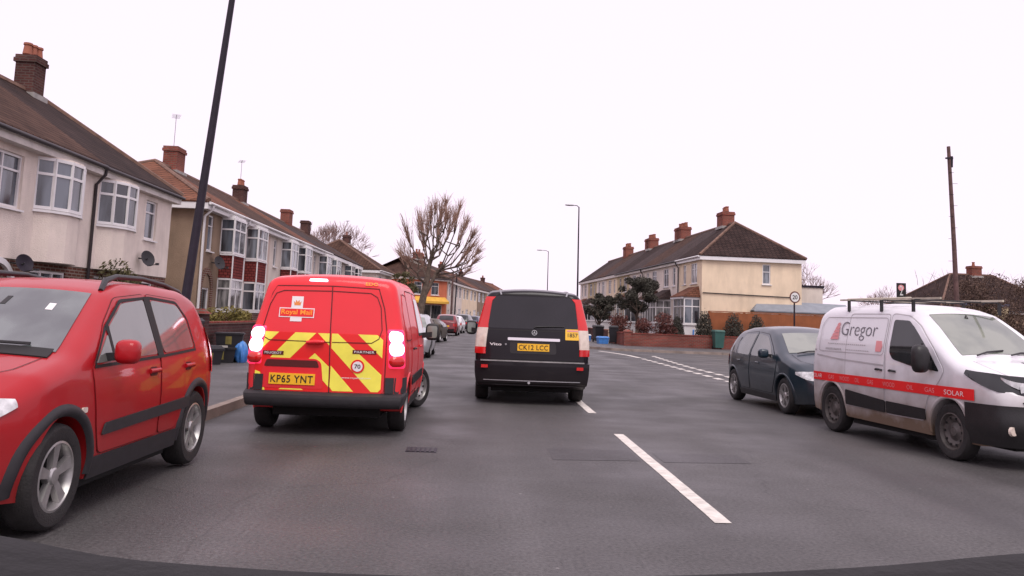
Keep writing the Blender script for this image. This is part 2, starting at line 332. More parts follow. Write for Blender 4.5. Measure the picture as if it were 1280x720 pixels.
def lettering(txt, fn, name, m, parent, **k):   # fn maps (0..1, 0..1) to a 3D point on the carrying surface
    vs, fs = textmesh(txt, **k); mb = MB(); mb.add([fn(a, b) for a, b in vs], fs)
    return mb.build(name, m, parent)
def chaikin(poly, n=2, r=.25):
    for _ in range(n):
        o = []
        for i in range(len(poly)):
            a, b = poly[i], poly[(i+1) % len(poly)]
            o.append((a[0]*(1-r)+b[0]*r, a[1]*(1-r)+b[1]*r)); o.append((a[0]*r+b[0]*(1-r), a[1]*r+b[1]*(1-r)))
        poly = o
    return poly
def rounded(poly, rad, n=3):
    o = []
    L = len(poly)
    for i in range(L):
        p = Vector(poly[i]); a = Vector(poly[i-1]); b = Vector(poly[(i+1) % L])
        ra = min(rad, (a-p).length*.45, (b-p).length*.45)
        s = p+(a-p).normalized()*ra; e = p+(b-p).normalized()*ra
        for k in range(n+1):
            t = k/n; q = s*(1-t)**2+p*2*t*(1-t)+e*t*t; o.append((q.x, q.y))
    return o
def patch(poly, fn, off, name, m, parent, step=.1, rad=0, skirt=.012):
    """a panel, pane or stripe that follows the body surface: poly in surface coordinates, fn(a, b, off) -> point"""
    if rad: poly = rounded(poly, rad)
    bm = bmesh.new(); bm.faces.new([bm.verts.new((a, b, 0)) for a, b in poly])
    xs = [p[0] for p in poly]; ys = [p[1] for p in poly]
    for ax, lo, hi in ((0, min(xs), max(xs)), (1, min(ys), max(ys))):
        n = int((hi-lo)/step)
        for i in range(1, n+1):
            co = [0, 0, 0]; no = [0, 0, 0]; co[ax] = lo+(hi-lo)*i/(n+1); no[ax] = 1
            bmesh.ops.bisect_plane(bm, geom=bm.verts[:]+bm.edges[:]+bm.faces[:], dist=1e-6, plane_co=co, plane_no=no)
    bmesh.ops.triangulate(bm, faces=[f for f in bm.faces if len(f.verts) > 4])
    be = [e for e in bm.edges if e.is_boundary]
    par = {v: (v.co.x, v.co.y) for v in bm.verts}
    nv = {}
    for e in be:
        q = []
        for v in e.verts:
            if v not in nv:
                nv[v] = bm.verts.new((0, 0, 0)); par[nv[v]] = par[v]+('s',)
            q.append(nv[v])
        bm.faces.new((e.verts[0], e.verts[1], q[1], q[0]))
    for v, c in par.items():
        v.co = fn(c[0], c[1], off if len(c) == 2 else off-skirt)
    bmesh.ops.recalc_face_normals(bm, faces=bm.faces)
    for f in bm.faces: f.smooth = True
    me = bpy.data.meshes.new(name); bm.to_mesh(me); bm.free(); me.set_sharp_from_angle(angle=R(40))
    me.materials.append(M[m]); o = bpy.data.objects.new(name, me); COL.objects.link(o); o.parent = parent
    return o
def stroke(pts, wd, fn, off, name, m, parent, closed=False):
    """a narrow line following the body surface"""
    P = [Vector(p) for p in pts]; q = []
    n = len(P)
    dense = []
    for i in range(n if closed else n-1):
        a, b = P[i], P[(i+1) % n]; k = max(1, int((b-a).length/.08))
        dense += [a+(b-a)*j/k for j in range(k)]
    if not closed: dense.append(P[-1])
    n = len(dense); mb = MB(); vs = []
    for i, p in enumerate(dense):
        a = dense[i-1] if (closed or i > 0) else p; b = dense[(i+1) % n] if (closed or i < n-1) else p
        t = (b-a).normalized(); nn = Vector((-t.y, t.x))*wd/2
        vs += [fn(p.x+nn.x, p.y+nn.y, off), fn(p.x-nn.x, p.y-nn.y, off)]
    fs = [(2*i, 2*i+1, (2*i+3) % (2*n), (2*i+2) % (2*n)) for i in range(n if closed else n-1)]
    mb.add(vs, fs); return mb.build(name, m, parent)
def lerp(tab, x):
    if x <= tab[0][0]: return tab[0][1]
    for (a, b), (c, d) in zip(tab, tab[1:]):
        if x <= c: return b+(d-b)*(x-a)/(c-a) if c > a else d
    return tab[-1][1]
def smooth_tab(tab, rad):
    def f(x): return sum(lerp(tab, x+rad*k/4)*wt for k, wt in ((-4, 1), (-3, 2), (-2, 3), (-1, 4), (0, 5), (1, 4), (2, 3), (3, 2), (4, 1)))/25
    return f
def rnd(d, r):
    if d >= r: return 0.
    d = max(d, 0); return r-math.sqrt(max(r*r-(r-d)**2, 0))
# ------------------------------------------------------------------ vehicles
class Body:
    """body shell: local x forward from the rear face (0) to the nose (L), y left, z up"""
    def __init__(s, L, W, top, bot, T, plan, re=.12, rt=.1, crown=.03, lr=((0, 0), (2, 0)), lf=((0, 0), (2, 0)), br=.05, bf=.12, wr=1.2, wf=1.0, wheels=(), ra=.37, wz=.31, sm=.08):
        s.L, s.hw = L, W/2; s.top = smooth_tab(top, sm); s.bot = smooth_tab(bot, .03); s.T = smooth_tab(T, .05); s.plan = smooth_tab(plan, .12)
        s.re, s.rt, s.crown, s.br, s.bf, s.wr, s.wf = re, rt, crown, br, bf, wr, wf
        s.lr = smooth_tab(lr, .05); s.lf = smooth_tab(lf, .05); s.wheels, s.ra, s.wz = wheels, ra, wz
    def zt(s, u): return s.top(u)-rnd(u, .06)-rnd(s.L-u, .06)
    def zb(s, u):
        z = s.bot(u)
        for c in s.wheels:
            if abs(u-c) < s.ra: z = max(z, s.wz+math.sqrt(s.ra**2-(u-c)**2))
        return z
    def S(s, u, z):
        return max(.05, s.hw*s.plan(u)*s.T(z)-rnd(s.zt(u)-z, s.rt)-rnd(u, s.re)-rnd(s.L-u, s.re))
    def deform(s, u, y, z, dx=0):
        k = (y/s.hw)**2; a = max(0, 1-u/s.wr); b = max(0, 1-(s.L-u)/s.wf)
        return (u+s.lr(z)*a+s.br*k*a-s.lf(z)*b-s.bf*k*b+dx-s.L/2, y, z)
    def inv(s, x, z):
        for _ in range(6):
            pass
        lo, hi = 0, s.L
        for _ in range(24):
            m = (lo+hi)/2; y = s.hw*.9
            if s.deform(m, y, z)[0]+s.L/2 < x: lo = m
            else: hi = m
        return (lo+hi)/2
    def side(s, sg, raw=False):
        def fn(x, z, off):
            u = s.inv(x, z); return s.deform(u, sg*(s.S(u, z)+off), z)
        return fn
    def topf(s):
        def fn(x, y, off):      # x: station, y: fraction of the local half width
            z = s.zt(x); se = s.S(x, z); e = .02
            sl = (s.zt(x+e)-s.zt(x-e))/(2*e); n = math.sqrt(1+sl*sl)
            p = s.deform(x, y*se, z+s.crown*(1-y*y))
            return (p[0]-sl/n*off, p[1], p[2]+off/n)
        return fn
    def rear(s):
        def fn(y, z, off):
            yy = max(-s.S(0, z), min(s.S(0, z), y)); return s.deform(0, yy, z, -off)
        return fn
    def front(s):
        def fn(y, z, off):
            yy = max(-s.S(s.L, z), min(s.S(s.L, z), y)); return s.deform(s.L, yy, z, off)
        return fn
    def shell(s, parent, m, name='body', nz=14, k=8):
        us = {0., s.L}
        for e in (0, 1):
            for i in range(1, 7):
                d = s.re*(1-math.cos(i/6*math.pi/2)); us.add(d if e == 0 else s.L-d)
        for c in s.wheels:
            for i in range(25):
                us.add(c-s.ra*math.cos(math.pi*i/24)*.9995)
            us.add(c-s.ra-.001); us.add(c+s.ra+.001)
        n = int(s.L/.07)
        for i in range(n+1):
            x = s.L*i/n
            if min(abs(x-q) for q in us) > .02: us.add(x)
        us = sorted(us)
        def col(u):
            a, b = s.zb(u), s.zt(u); r = min(s.rt, (b-a)*.5)
            return [a+(b-r-a)*i/nz for i in range(nz+1)]+[b-r+r*math.sin(i/5*math.pi/2) for i in range(1, 6)]
        mb = MB(); rings = []
        for u in us:
            zs = col(u); b = s.zt(u); se = s.S(u, b); a = s.zb(u); sa = s.S(u, a)
            ring = [s.deform(u, s.S(u, z), z) for z in zs]
            ring += [s.deform(u, se*(1-2*i/k), b+s.crown*(1-(1-2*i/k)**2)) for i in range(1, k)]
            ring += [s.deform(u, -s.S(u, z), z) for z in zs[::-1]]
            ring += [s.deform(u, -sa*(1-2*i/k), a) for i in range(1, k)]
            rings.append(ring)
        m_ = len(rings[0]); vs = [p for r in rings for p in r]
        fs = [(i*m_+j, i*m_+(j+1) % m_, (i+1)*m_+(j+1) % m_, (i+1)*m_+j) for i in range(len(us)-1) for j in range(m_)]
        mb.add(vs, fs)
        for u in (0, s.L):
            zs = col(u)
            def fn(a, b, u=u, zs=zs):
                j = min(len(zs)-1, int(round(a*(len(zs)-1)))); z = zs[j]; se = s.S(u, z); q = 1-2*b
                zz = z+(s.crown*(1-q*q) if j == len(zs)-1 else 0)
                return s.deform(u, se*q, zz)
            mb.grid(fn, len(zs)-1, k)
        o = mb.build(name, m, parent, smooth=38, merge=True)
        # dark floor and wheel housings
        ub = MB(); L = s.L/2; wds = s.hw-.30
        ub.box(-L+.25, L-.25, -wds, wds, .2, max(.62, s.wz+s.ra-.06))
        cs = sorted(s.wheels)
        ub.box(cs[0]-L+s.ra+.04, cs[1]-L-s.ra-.04, -s.hw+.12, s.hw-.12, .17, .3)
        ub.build('underbody', 'under', parent)
        return o
def arc(body, sg, c, r0, r1, m, parent, off=.012, name='wheel_arch_trim', a0=-8, a1=188):
    f = body.side(sg); mb = MB()
    def fn(a, b):
        t = R(a0+(a1-a0)*a); r = r0+(r1-r0)*b
        o = off*math.sin(math.pi*min(1, .12+b*.76))
        return f(c+r*math.cos(t), body.wz+r*math.sin(t), o if 0 < b < 1 else -.003)
    mb.grid(fn, 32, 5); return mb.build(name, m, parent, smooth=60)
def wheel(parent, x, y, z, rad, wd, style, steer=0, sg=1, tyre_only=False):
    w_ = empty('wheel', (x, y, z), steer); w_.parent = parent
    t = MB(); r = rad; rr = rad*.66; h = wd/2
    t.lathe([(rr, -h*.9), (rr+.02, -h), (r-.03, -h), (r-.008, -h*.8), (r, -h*.5), (r, h*.5), (r-.008, h*.8), (r-.03, h), (rr+.02, h), (rr, h*.9), (rr-.01, h*.5), (rr-.01, -h*.5), (rr, -h*.9)], n=36, axis='Y')
    t.build('tyre', 'rubber', w_, smooth=40)
    m = MB(); o = sg*h
    m.lathe([(rr+.002, o*.92), (rr-.012, o*.95), (rr-.03, o*.55), (rr-.035, -o*.3)], n=36, axis='Y')
    back = MB()
    if style == 'alloy' or style == 'star':
        ns = 5
        for i in range(ns):
            a = 2*math.pi*i/ns+.3
            def pt(rad_, da, yy): return (rad_*math.cos(a+da), yy, rad_*math.sin(a+da))
            if style == 'alloy':
                m.hexa([pt(.04, -.5, o*.35), pt(.04, .5, o*.35), pt(rr-.01, .24, o*.5), pt(rr-.01, -.24, o*.5)],
                       [pt(.05, -.45, o*.75), pt(.05, .45, o*.75), pt(rr-.008, .19, o*.86), pt(rr-.008, -.19, o*.86)])
            else:
                for e in (-.16, .16):
                    m.hexa([pt(.04, e-.3, o*.35), pt(.04, e+.3, o*.35), pt(rr-.01, e+.08, o*.5), pt(rr-.01, e-.08, o*.5)],
                           [pt(.05, e-.25, o*.75), pt(.05, e+.25, o*.75), pt(rr-.008, e+.06, o*.86), pt(rr-.008, e-.06, o*.86)])
        m.lathe([(.001, o*.86), (.045, o*.85), (.06, o*.7), (.06, o*.3)], n=20, axis='Y')
        m.build('rim', 'alloy', w_, smooth=35)
        back.lathe([(.001, o*.1), (rr-.03, o*.1)], n=24, axis='Y'); back.build('brake_disc', 'under', w_)
    else:
        m.lathe([(.001, o*.62), (.05, o*.62), (.06, o*.5), (rr*.5, o*.35), (rr*.72, o*.6), (rr*.9, o*.5), (rr-.02, o*.4)], n=36, axis='Y')
        m.build('rim', 'steel' if style == 'steel' else 'alloy', w_, smooth=35)
        for i in range(10):
            a = 2*math.pi*i/10; back.box(rr*.72*math.cos(a)-.014, rr*.72*math.cos(a)+.014, o*.61-.004, o*.61+.004, rr*.72*math.sin(a)-.014, rr*.72*math.sin(a)+.014)
        back.build('rim_slot', 'under', w_)
    return w_
def mirror_(parent, x, y, z, sg, m, tilt=0, size=(.12, .10, .085), glass=True, armcol='black', front=True):
    """door mirror: housing outboard of the door, glass facing rearward"""
    a, b, c = size; mb = MB(); yc = y+sg*(.06+b)
    def fn(p, q):
        th = p*math.pi; ph = q*2*math.pi
        sx = math.copysign(abs(math.cos(th))**.7, math.cos(th)); r = abs(math.sin(th))**.55
        cx = math.copysign(abs(math.cos(ph))**.6, math.cos(ph)); cz = math.copysign(abs(math.sin(ph))**.6, math.sin(ph))
        k = 1 if sx > 0 else .25
        return (x+a*sx*k, yc+b*r*cx, z+c*1.1*r*cz)
    mb.grid(fn, 14, 20); h = mb.build('door_mirror', m, parent, smooth=60, merge=True)
    g = MB(); arm = MB().hexa([(x-.03, y-sg*.05, z-c*.9), (x+.05, y-sg*.05, z-c*.9), (x+.05, yc, z-c*.7), (x-.03, yc, z-c*.7)],
                              [(x-.03, y-sg*.05, z-c*.2), (x+.05, y-sg*.05, z-c*.2), (x+.05, yc, z), (x-.03, yc, z)])
    arm.build('mirror_arm', armcol, h)
    if glass:
        pg = rounded([(yc-b*.72, z-c*.78), (yc+b*.72, z-c*.78), (yc+b*.76, z+c*.78), (yc-b*.76, z+c*.78)], .035)
        g.add([(x-a*.27, p[0], p[1]) for p in pg], [tuple(range(len(pg)))]); g.build('mirror_glass', 'glassG', h)
    return h
def veh(name, label, cat, x, y, heading, z=0, roll=0, group=None):
    r = empty(name, (x, y, z), 0, label, cat, group); r.rotation_euler = (roll, 0, heading); return r
def numplate(txt, fnp, c, wd, ht, parent, m='plate_yellow', **k):   # fnp(y, z, off); text reads along -y for a rear plate
    p = patch([(c[0]+wd/2, c[1]-ht/2), (c[0]-wd/2, c[1]-ht/2), (c[0]-wd/2, c[1]+ht/2), (c[0]+wd/2, c[1]+ht/2)], fnp, .02, 'number_plate', m, parent, step=.3, skirt=.03)
    lettering(txt, lambda a, b: fnp(c[0]+wd*(.46-.92*a), c[1]+ht*(-.34+.68*b), .0225), 'lettering', 'ink', p, bold=.012, spacing=1.1)
    return p
def band(body, us, zs, m, parent, off, name, nx=4, ny=4, which='rear'):
    pass

# ---- postal van -------------------------------------------------------------
def postal_van():
    L, W = 4.30, 1.84
    top = [(0, 1.79), (.3, 1.83), (2.2, 1.84), (2.7, 1.80), (3.05, 1.62), (3.55, 1.16), (3.75, 1.08), (4.1, .97), (4.3, .80)]
    T = [(.2, .93), (.45, .985), (.8, 1.0), (1.05, .985), (1.2, .965), (1.7, .84), (1.85, .81)]
    b = Body(L, W, top, [(0, .38), (.30, .36), (.37, .26), (3.9, .2), (4.3, .25)], T, [(0, .985), (.6, 1), (3.3, 1), (4.3, .86)], re=.10, rt=.11, crown=.035,
             lr=[(.3, -.02), (.72, 0), (1.1, .0), (1.75, .12), (1.85, .16)], br=.07, bf=.2, wheels=(.74, 3.42), ra=.36, wz=.31)
    r = veh('postal_van', 'red postal van with yellow chevrons on its back doors and lit tail lamps', 'van', -1.76, 9.86+L/2, R(90), roll=0)
    b.shell(r, 'mail_red')
    f = b.rear(); X0 = -1.76
    # back doors; y = -(worldX - X0)
    Y = lambda X: -(X-X0)
    dl = patch([(Y(-2.57), .49), (Y(-1.70), .49), (Y(-1.745), 1.70), (Y(-2.40), 1.69), (Y(-2.49), 1.45), (Y(-2.57), 1.15)], f, .010, 'rear_door', 'mail_red', r, rad=.06, step=.12)
    dr = patch([(Y(-1.69), .49), (Y(-1.08), .49), (Y(-1.08), 1.17), (Y(-1.13), 1.45), (Y(-1.20), 1.69), (Y(-1.735), 1.70)], f, .010, 'rear_door', 'mail_red', r, rad=.06, step=.12)
    stroke([(Y(-2.575), .485), (Y(-1.07), .485), (Y(-1.07), 1.18), (Y(-1.12), 1.47), (Y(-1.20), 1.70), (Y(-1.74), 1.715), (Y(-2.40), 1.70), (Y(-2.50), 1.45), (Y(-2.578), 1.15)], .011, f, .004, 'door_gap_line', 'redshade', dl, closed=True)
    stroke([(Y(-1.693), .49), (Y(-1.74), 1.71)], .010, f, .0155, 'door_gap_line', 'seal', dl)
    stroke([(Y(-1.745), 1.655), (Y(-2.30), 1.645), (Y(-2.39), 1.61), (Y(-2.45), 1.48), (Y(-2.51), 1.20), (Y(-2.49), 1.11), (Y(-2.42), 1.07), (Y(-1.72), 1.065)], .010, f, .0150, 'panel_crease', 'redshade', dl)
    stroke([(Y(-1.73), 1.655), (Y(-1.29), 1.645), (Y(-1.21), 1.60), (Y(-1.16), 1.48), (Y(-1.13), 1.22), (Y(-1.16), 1.12), (Y(-1.24), 1.07), (Y(-1.69), 1.065)], .010, f, .0150, 'panel_crease', 'redshade', dr)
    # chevrons, one slanting band at a time (world X, z)
    zt, zb = 1.165, .50
    def stripe(pts, door): patch([(Y(X), z) for X, z in pts], f, .0135, 'chevron_stripe', 'chev_yellow', door, step=.15, skirt=.003)
    def red(pts, door): patch([(Y(X), z) for X, z in pts], f, .0120, 'chevron_field', 'chev_red', door, step=.15, skirt=.002)
    red([(-2.565, .50), (-1.70, .50), (-1.715, zt), (-2.565, zt)], dl); red([(-1.685, .50), (-1.10, .50), (-1.10, zt), (-1.71, zt)], dr)
    stripe([(-2.535, zt), (-2.31, zt), (-2.56, .905), (-2.56, 1.12)], dl)
    stripe([(-2.12, zt), (-1.88, zt), (-2.21, .82), (-2.44, .82)], dl)
    stripe([(-1.86, zt), (-1.718, zt), (-1.712, 1.02)], dl)
    stripe([(-2.0, .82), (-1.88, .935), (-1.71, .785), (-1.705, .56), (-1.80, .66), (-1.81, .78), (-1.86, .82)], dl)
    stripe([(-2.56, .72), (-2.50, .70), (-2.43, .50), (-2.52, .50), (-2.56, .55)], dl)
    stripe([(-2.27, .515), (-1.99, .515), (-2.02, .535), (-2.24, .535)], dl)
    stripe([(-1.70, zt), (-1.63, zt), (-1.11, .71), (-1.11, .55), (-1.14, .515), (-1.22, .515), (-1.695, 1.0)], dr)
    stripe([(-1.69, .80), (-1.42, .515), (-1.655, .515), (-1.69, .56)], dr)
    stripe([(-1.40, zt), (-1.18, zt), (-1.11, 1.11), (-1.11, .90)], dr)
    # plate recess
    rc = patch([(Y(-2.50), .53), (Y(-1.76), .53), (Y(-1.80), .83), (Y(-1.86), .87), (Y(-2.44), .87), (Y(-2.47), .83)], f, .0150, 'plate_recess', 'mail_red', dl, rad=.04, skirt=.003)
    patch([(Y(-2.46), .77), (Y(-1.82), .77), (Y(-1.85), .85), (Y(-2.43), .85)], f, .018, 'plate_lamp_housing', 'redshade', dl, rad=.02)
    numplate('KP65 YNT', lambda y, z, o: f(y, z, o+.004), (Y(-2.125), .635), .53, .125, r)
    hb = MB().tube([f(Y(-1.98), 1.055, .03), f(Y(-1.88), 1.065, .05), f(Y(-1.78), 1.065, .04)], [.018, .028, .018], 8); hb.build('door_handle', 'mail_red', dl, smooth=50)
    # badges, speed roundel
    for xa, xb, zz, t in ((-2.48, -2.24, .925, 'PEUGEOT'), (-1.45, -1.18, .965, 'PARTNER')):
        bd = patch([(Y(xa), zz-.022), (Y(xb), zz-.022), (Y(xb), zz+.022), (Y(xa), zz+.022)], f, .018, 'model_badge', 'redshade', r, step=.1)
        lettering(t, lambda a, q: f(Y(xa+.02+(xb-xa-.04)*a), zz-.013+.026*q, .020), 'lettering', 'white_ink', bd)
    def disc(cx, cz, rad, off, name, m, par, n=28):
        mb = MB(); mb.add([f(Y(cx+rad*math.cos(2*math.pi*i/n)), cz+rad*math.sin(2*math.pi*i/n), off) for i in range(n)]+[f(Y(cx+rad*math.cos(2*math.pi*i/n)), cz+rad*math.sin(2*math.pi*i/n), off-.012) for i in range(n)],
                          [tuple(range(n))]+[(i, (i+1) % n, n+(i+1) % n, n+i) for i in range(n)]); return mb.build(name, m, par)
    rd = disc(-1.385, .80, .078, .020, 'speed_roundel', 'chev_red', r); disc(-1.385, .80, .058, .0225, 'roundel_face', 'white_ink', rd)
    lettering('70', lambda a, q: f(Y(-1.42+.07*a), .775+.05*q, .0245), 'lettering', 'ink', rd, bold=.02)
    lettering('www.royalmail.com', lambda a, q: f(Y(-1.56+.33*a), .652+.028*q, .0155), 'lettering', 'white_ink', dr)
    # postal emblem: white cross bars, bordered name plate, small crown
    em = MB()
    def rect(mb, xa, xb, za, zb2, o): mb.add([f(Y(xa+(xb-xa)*i/4), zz, o) for zz in (za, zb2) for i in range(5)], [(i, i+1, 6+i, 5+i) for i in range(4)])
    rect(em, -2.20, -2.065, 1.29, 1.58, .0155); e = em.build('post_emblem', 'white_ink', r)
    fr = MB(); rect(fr, -2.335, -1.925, 1.335, 1.445, .0165); fr.build('name_border', 'white_ink', e)
    nb = MB(); rect(nb, -2.325, -1.935, 1.345, 1.435, .0175); nb.build('name_field', 'chev_red', e)
    lettering('Royal Mail', lambda a, q: f(Y(-2.31+.36*a), 1.352+.075*q, .0195), 'lettering', 'orange_ink', e, bold=.02)
    cr = MB(); cx, cz = -2.13, 1.475
    cr.add([f(Y(cx+a), cz+c, .0175) for a, c in ((-.035, 0), (.035, 0), (.045, .05), (.025, .03), (.018, .065), (0, .04), (-.018, .065), (-.025, .03), (-.045, .05))], [tuple(range(9))])
    cr.build('crown_emblem', 'lamp_amber', e)
    lettering('EDOH', lambda a, q: f(Y(-1.36+.20*a), 1.735+.04*q, .012), 'lettering', 'orange_ink', r, bold=.03)
    # lamps
    for sg in (1, -1):
        s2 = b.side(sg)
        def wrap(a, q, off, sg=sg, s2=s2):    # a: 0 inner edge on the rear face .. 1 round the corner; q: height
            z = q
            if a < .5: return f(sg*((b.S(0, z)-.085)+.085*a*2), z, off)
            u = (a-.5)*2*.07; y = b.S(u, z)+off*.9; return b.deform(u, sg*y, z, -off*(1-a)*1.4)
        z0, z1 = .785, 1.235
        hs = MB().grid(lambda i, j: wrap(i, z0+(z1-z0)*j, .024-.028*max(0, abs(2*i-1)-.7)/.3-.02*max(0, abs(2*j-1)-.9)/.1), 12, 20).build('tail_lamp', 'lamp_glow', r, smooth=60)
        for cz, rz_, ra_, m_ in ((1.145, .070, .30, 'lamp_lit'), (1.010, .080, .33, 'lamp_lit'), (.865, .062, .36, 'lamp_red')):
            mb = MB(); n_ = 20; ce = wrap(.42, cz, .055); vs = [ce]
            for q_, o_ in ((.55, .052), (1, .026)):
                vs += [wrap(.42+ra_*q_*math.cos(2*math.pi*k/n_), cz+rz_*q_*math.sin(2*math.pi*k/n_), o_) for k in range(n_)]
            mb.add(vs, [(0, 1+k, 1+(k+1) % n_) for k in range(n_)]+[(1+k, 1+n_+k, 1+n_+(k+1) % n_, 1+(k+1) % n_) for k in range(n_)])
            mb.build('bulb_lens', m_, hs, smooth=70)
    hb = patch([(Y(-2.02), 1.765), (Y(-1.80), 1.765), (Y(-1.81), 1.795), (Y(-2.01), 1.795)], f, .02, 'brake_lamp', 'lamp_lit', r, rad=.012, step=.05)
    # bumper
    bp = MB()
    prof = [(.325, .02), (.35, .07), (.42, .09), (.465, .085), (.485, .05), (.50, .0)]
    def bf_(a, q):
        i = q*(len(prof)-1); j = min(int(i), len(prof)-2); t = i-j; z = prof[j][0]*(1-t)+prof[j+1][0]*t; o = prof[j][1]*(1-t)+prof[j+1][1]*t
        if a < .2: return b.deform(.42*(1-a/.2), b.S(.42*(1-a/.2)+.1, z)+.02*q*(1-q)*4, z, -o*a/.2)
        if a > .8: u = .42*(a-.8)/.2; return b.deform(u, -(b.S(u+.1, z)+.02*q*(1-q)*4), z, -o*(1-a)/.2)
        t2 = (a-.2)/.6; y = (b.hw*b.plan(0)*b.T(z)+.005)*(1-2*t2); return b.deform(0, y, z, -o)
    bp.grid(bf_, 40, 10); bmp = bp.build('rear_bumper', 'greyplastic', r, smooth=50)
    for sg in (1, -1):   # raised bumper corners
        patch([(0.02, .50), (.40, .50), (.36, .60), (.30, .68), (.02, .68)], b.side(sg), .014, 'bumper_corner', 'greyplastic', bmp, rad=.03)
        patch([(sg*(b.S(0, .6)-.10), .50), (sg*(b.S(0, .6)-.002), .50), (sg*(b.S(0, .6)-.002), .68), (sg*(b.S(0, .6)-.10), .68)], f, .02, 'bumper_corner', 'greyplastic', bmp, step=.06)
    # sides
    for sg in (1, -1):
        s2 = b.side(sg)
        dd = patch([(2.05, .36), (2.98, .36), (3.02, .75), (3.16, 1.10), (2.93, 1.40), (2.62, 1.68), (2.07, 1.70)], s2, .007, 'front_door', 'mail_red', r, rad=.06)
        patch([(2.14, 1.12), (3.06, 1.12), (2.86, 1.38), (2.60, 1.62), (2.14, 1.64)], s2, .014, 'side_window', 'glassS', dd, rad=.05)
        stroke(rounded([(2.04, .35), (2.99, .35), (3.03, .75), (3.17, 1.10), (2.94, 1.41), (2.62, 1.69), (2.06, 1.71)], .06), .015, s2, .004, 'door_gap_line', 'redshade', dd, closed=True)
        MB().tube([s2(2.12, .98, .02), s2(2.18, .985, .045), s2(2.28, .985, .02)], .014, 6).build('door_handle', 'mail_red', dd, smooth=50)
        sl_ = patch([(1.02, .42), (1.98, .42), (1.98, 1.70), (1.02, 1.70)], s2, .006, 'sliding_door', 'mail_red', r, rad=.06)
        stroke(rounded([(1.01, .41), (1.99, .41), (1.99, 1.71), (1.01, 1.71)], .06), .015, s2, .004, 'door_gap_line', 'redshade', sl_, closed=True)
        MB().tube([s2(1.10, .98, .02), s2(1.16, .985, .045), s2(1.26, .985, .02)], .014, 6).build('door_handle', 'black', sl_, smooth=50)
        patch([(.35, 1.10), (.95, 1.10), (.93, 1.64), (.55, 1.66), (.35, 1.45)], s2, .006, 'quarter_panel', 'mail_red', r, rad=.08)
        stroke(rounded([(.35, 1.10), (.95, 1.10), (.93, 1.64), (.50, 1.66), (.33, 1.40)], .08), .012, s2, .009, 'panel_crease', 'redshade', r, closed=True)
        patch([(1.15, .52), (2.95, .52), (2.95, .64), (1.15, .64)], s2, .02, 'side_moulding', 'black', r, rad=.03)
        patch([(1.15, .22), (3.0, .22), (3.0, .34), (1.15, .36)], s2, .01, 'sill', 'black', r)
        for c in b.wheels: arc(b, sg, c, .355, .40, 'mail_red', r, .015)
        mirror_(r, 2.88-L/2, sg*(b.S(2.88, 1.15)-.0), 1.17, sg, 'black', size=(.10, .10, .115))
        for i, c in enumerate(b.wheels): wheel(r, c-L/2, sg*(.915-.12), .31, .31, .2, 'cap', steer=(R(-27) if i else 0), sg=sg)
    patch([(3.08, -.9), (3.6, -.93), (3.6, .93), (3.08, .9)], b.topf(), .006, 'windscreen', 'glassW', r, step=.1)
    return r
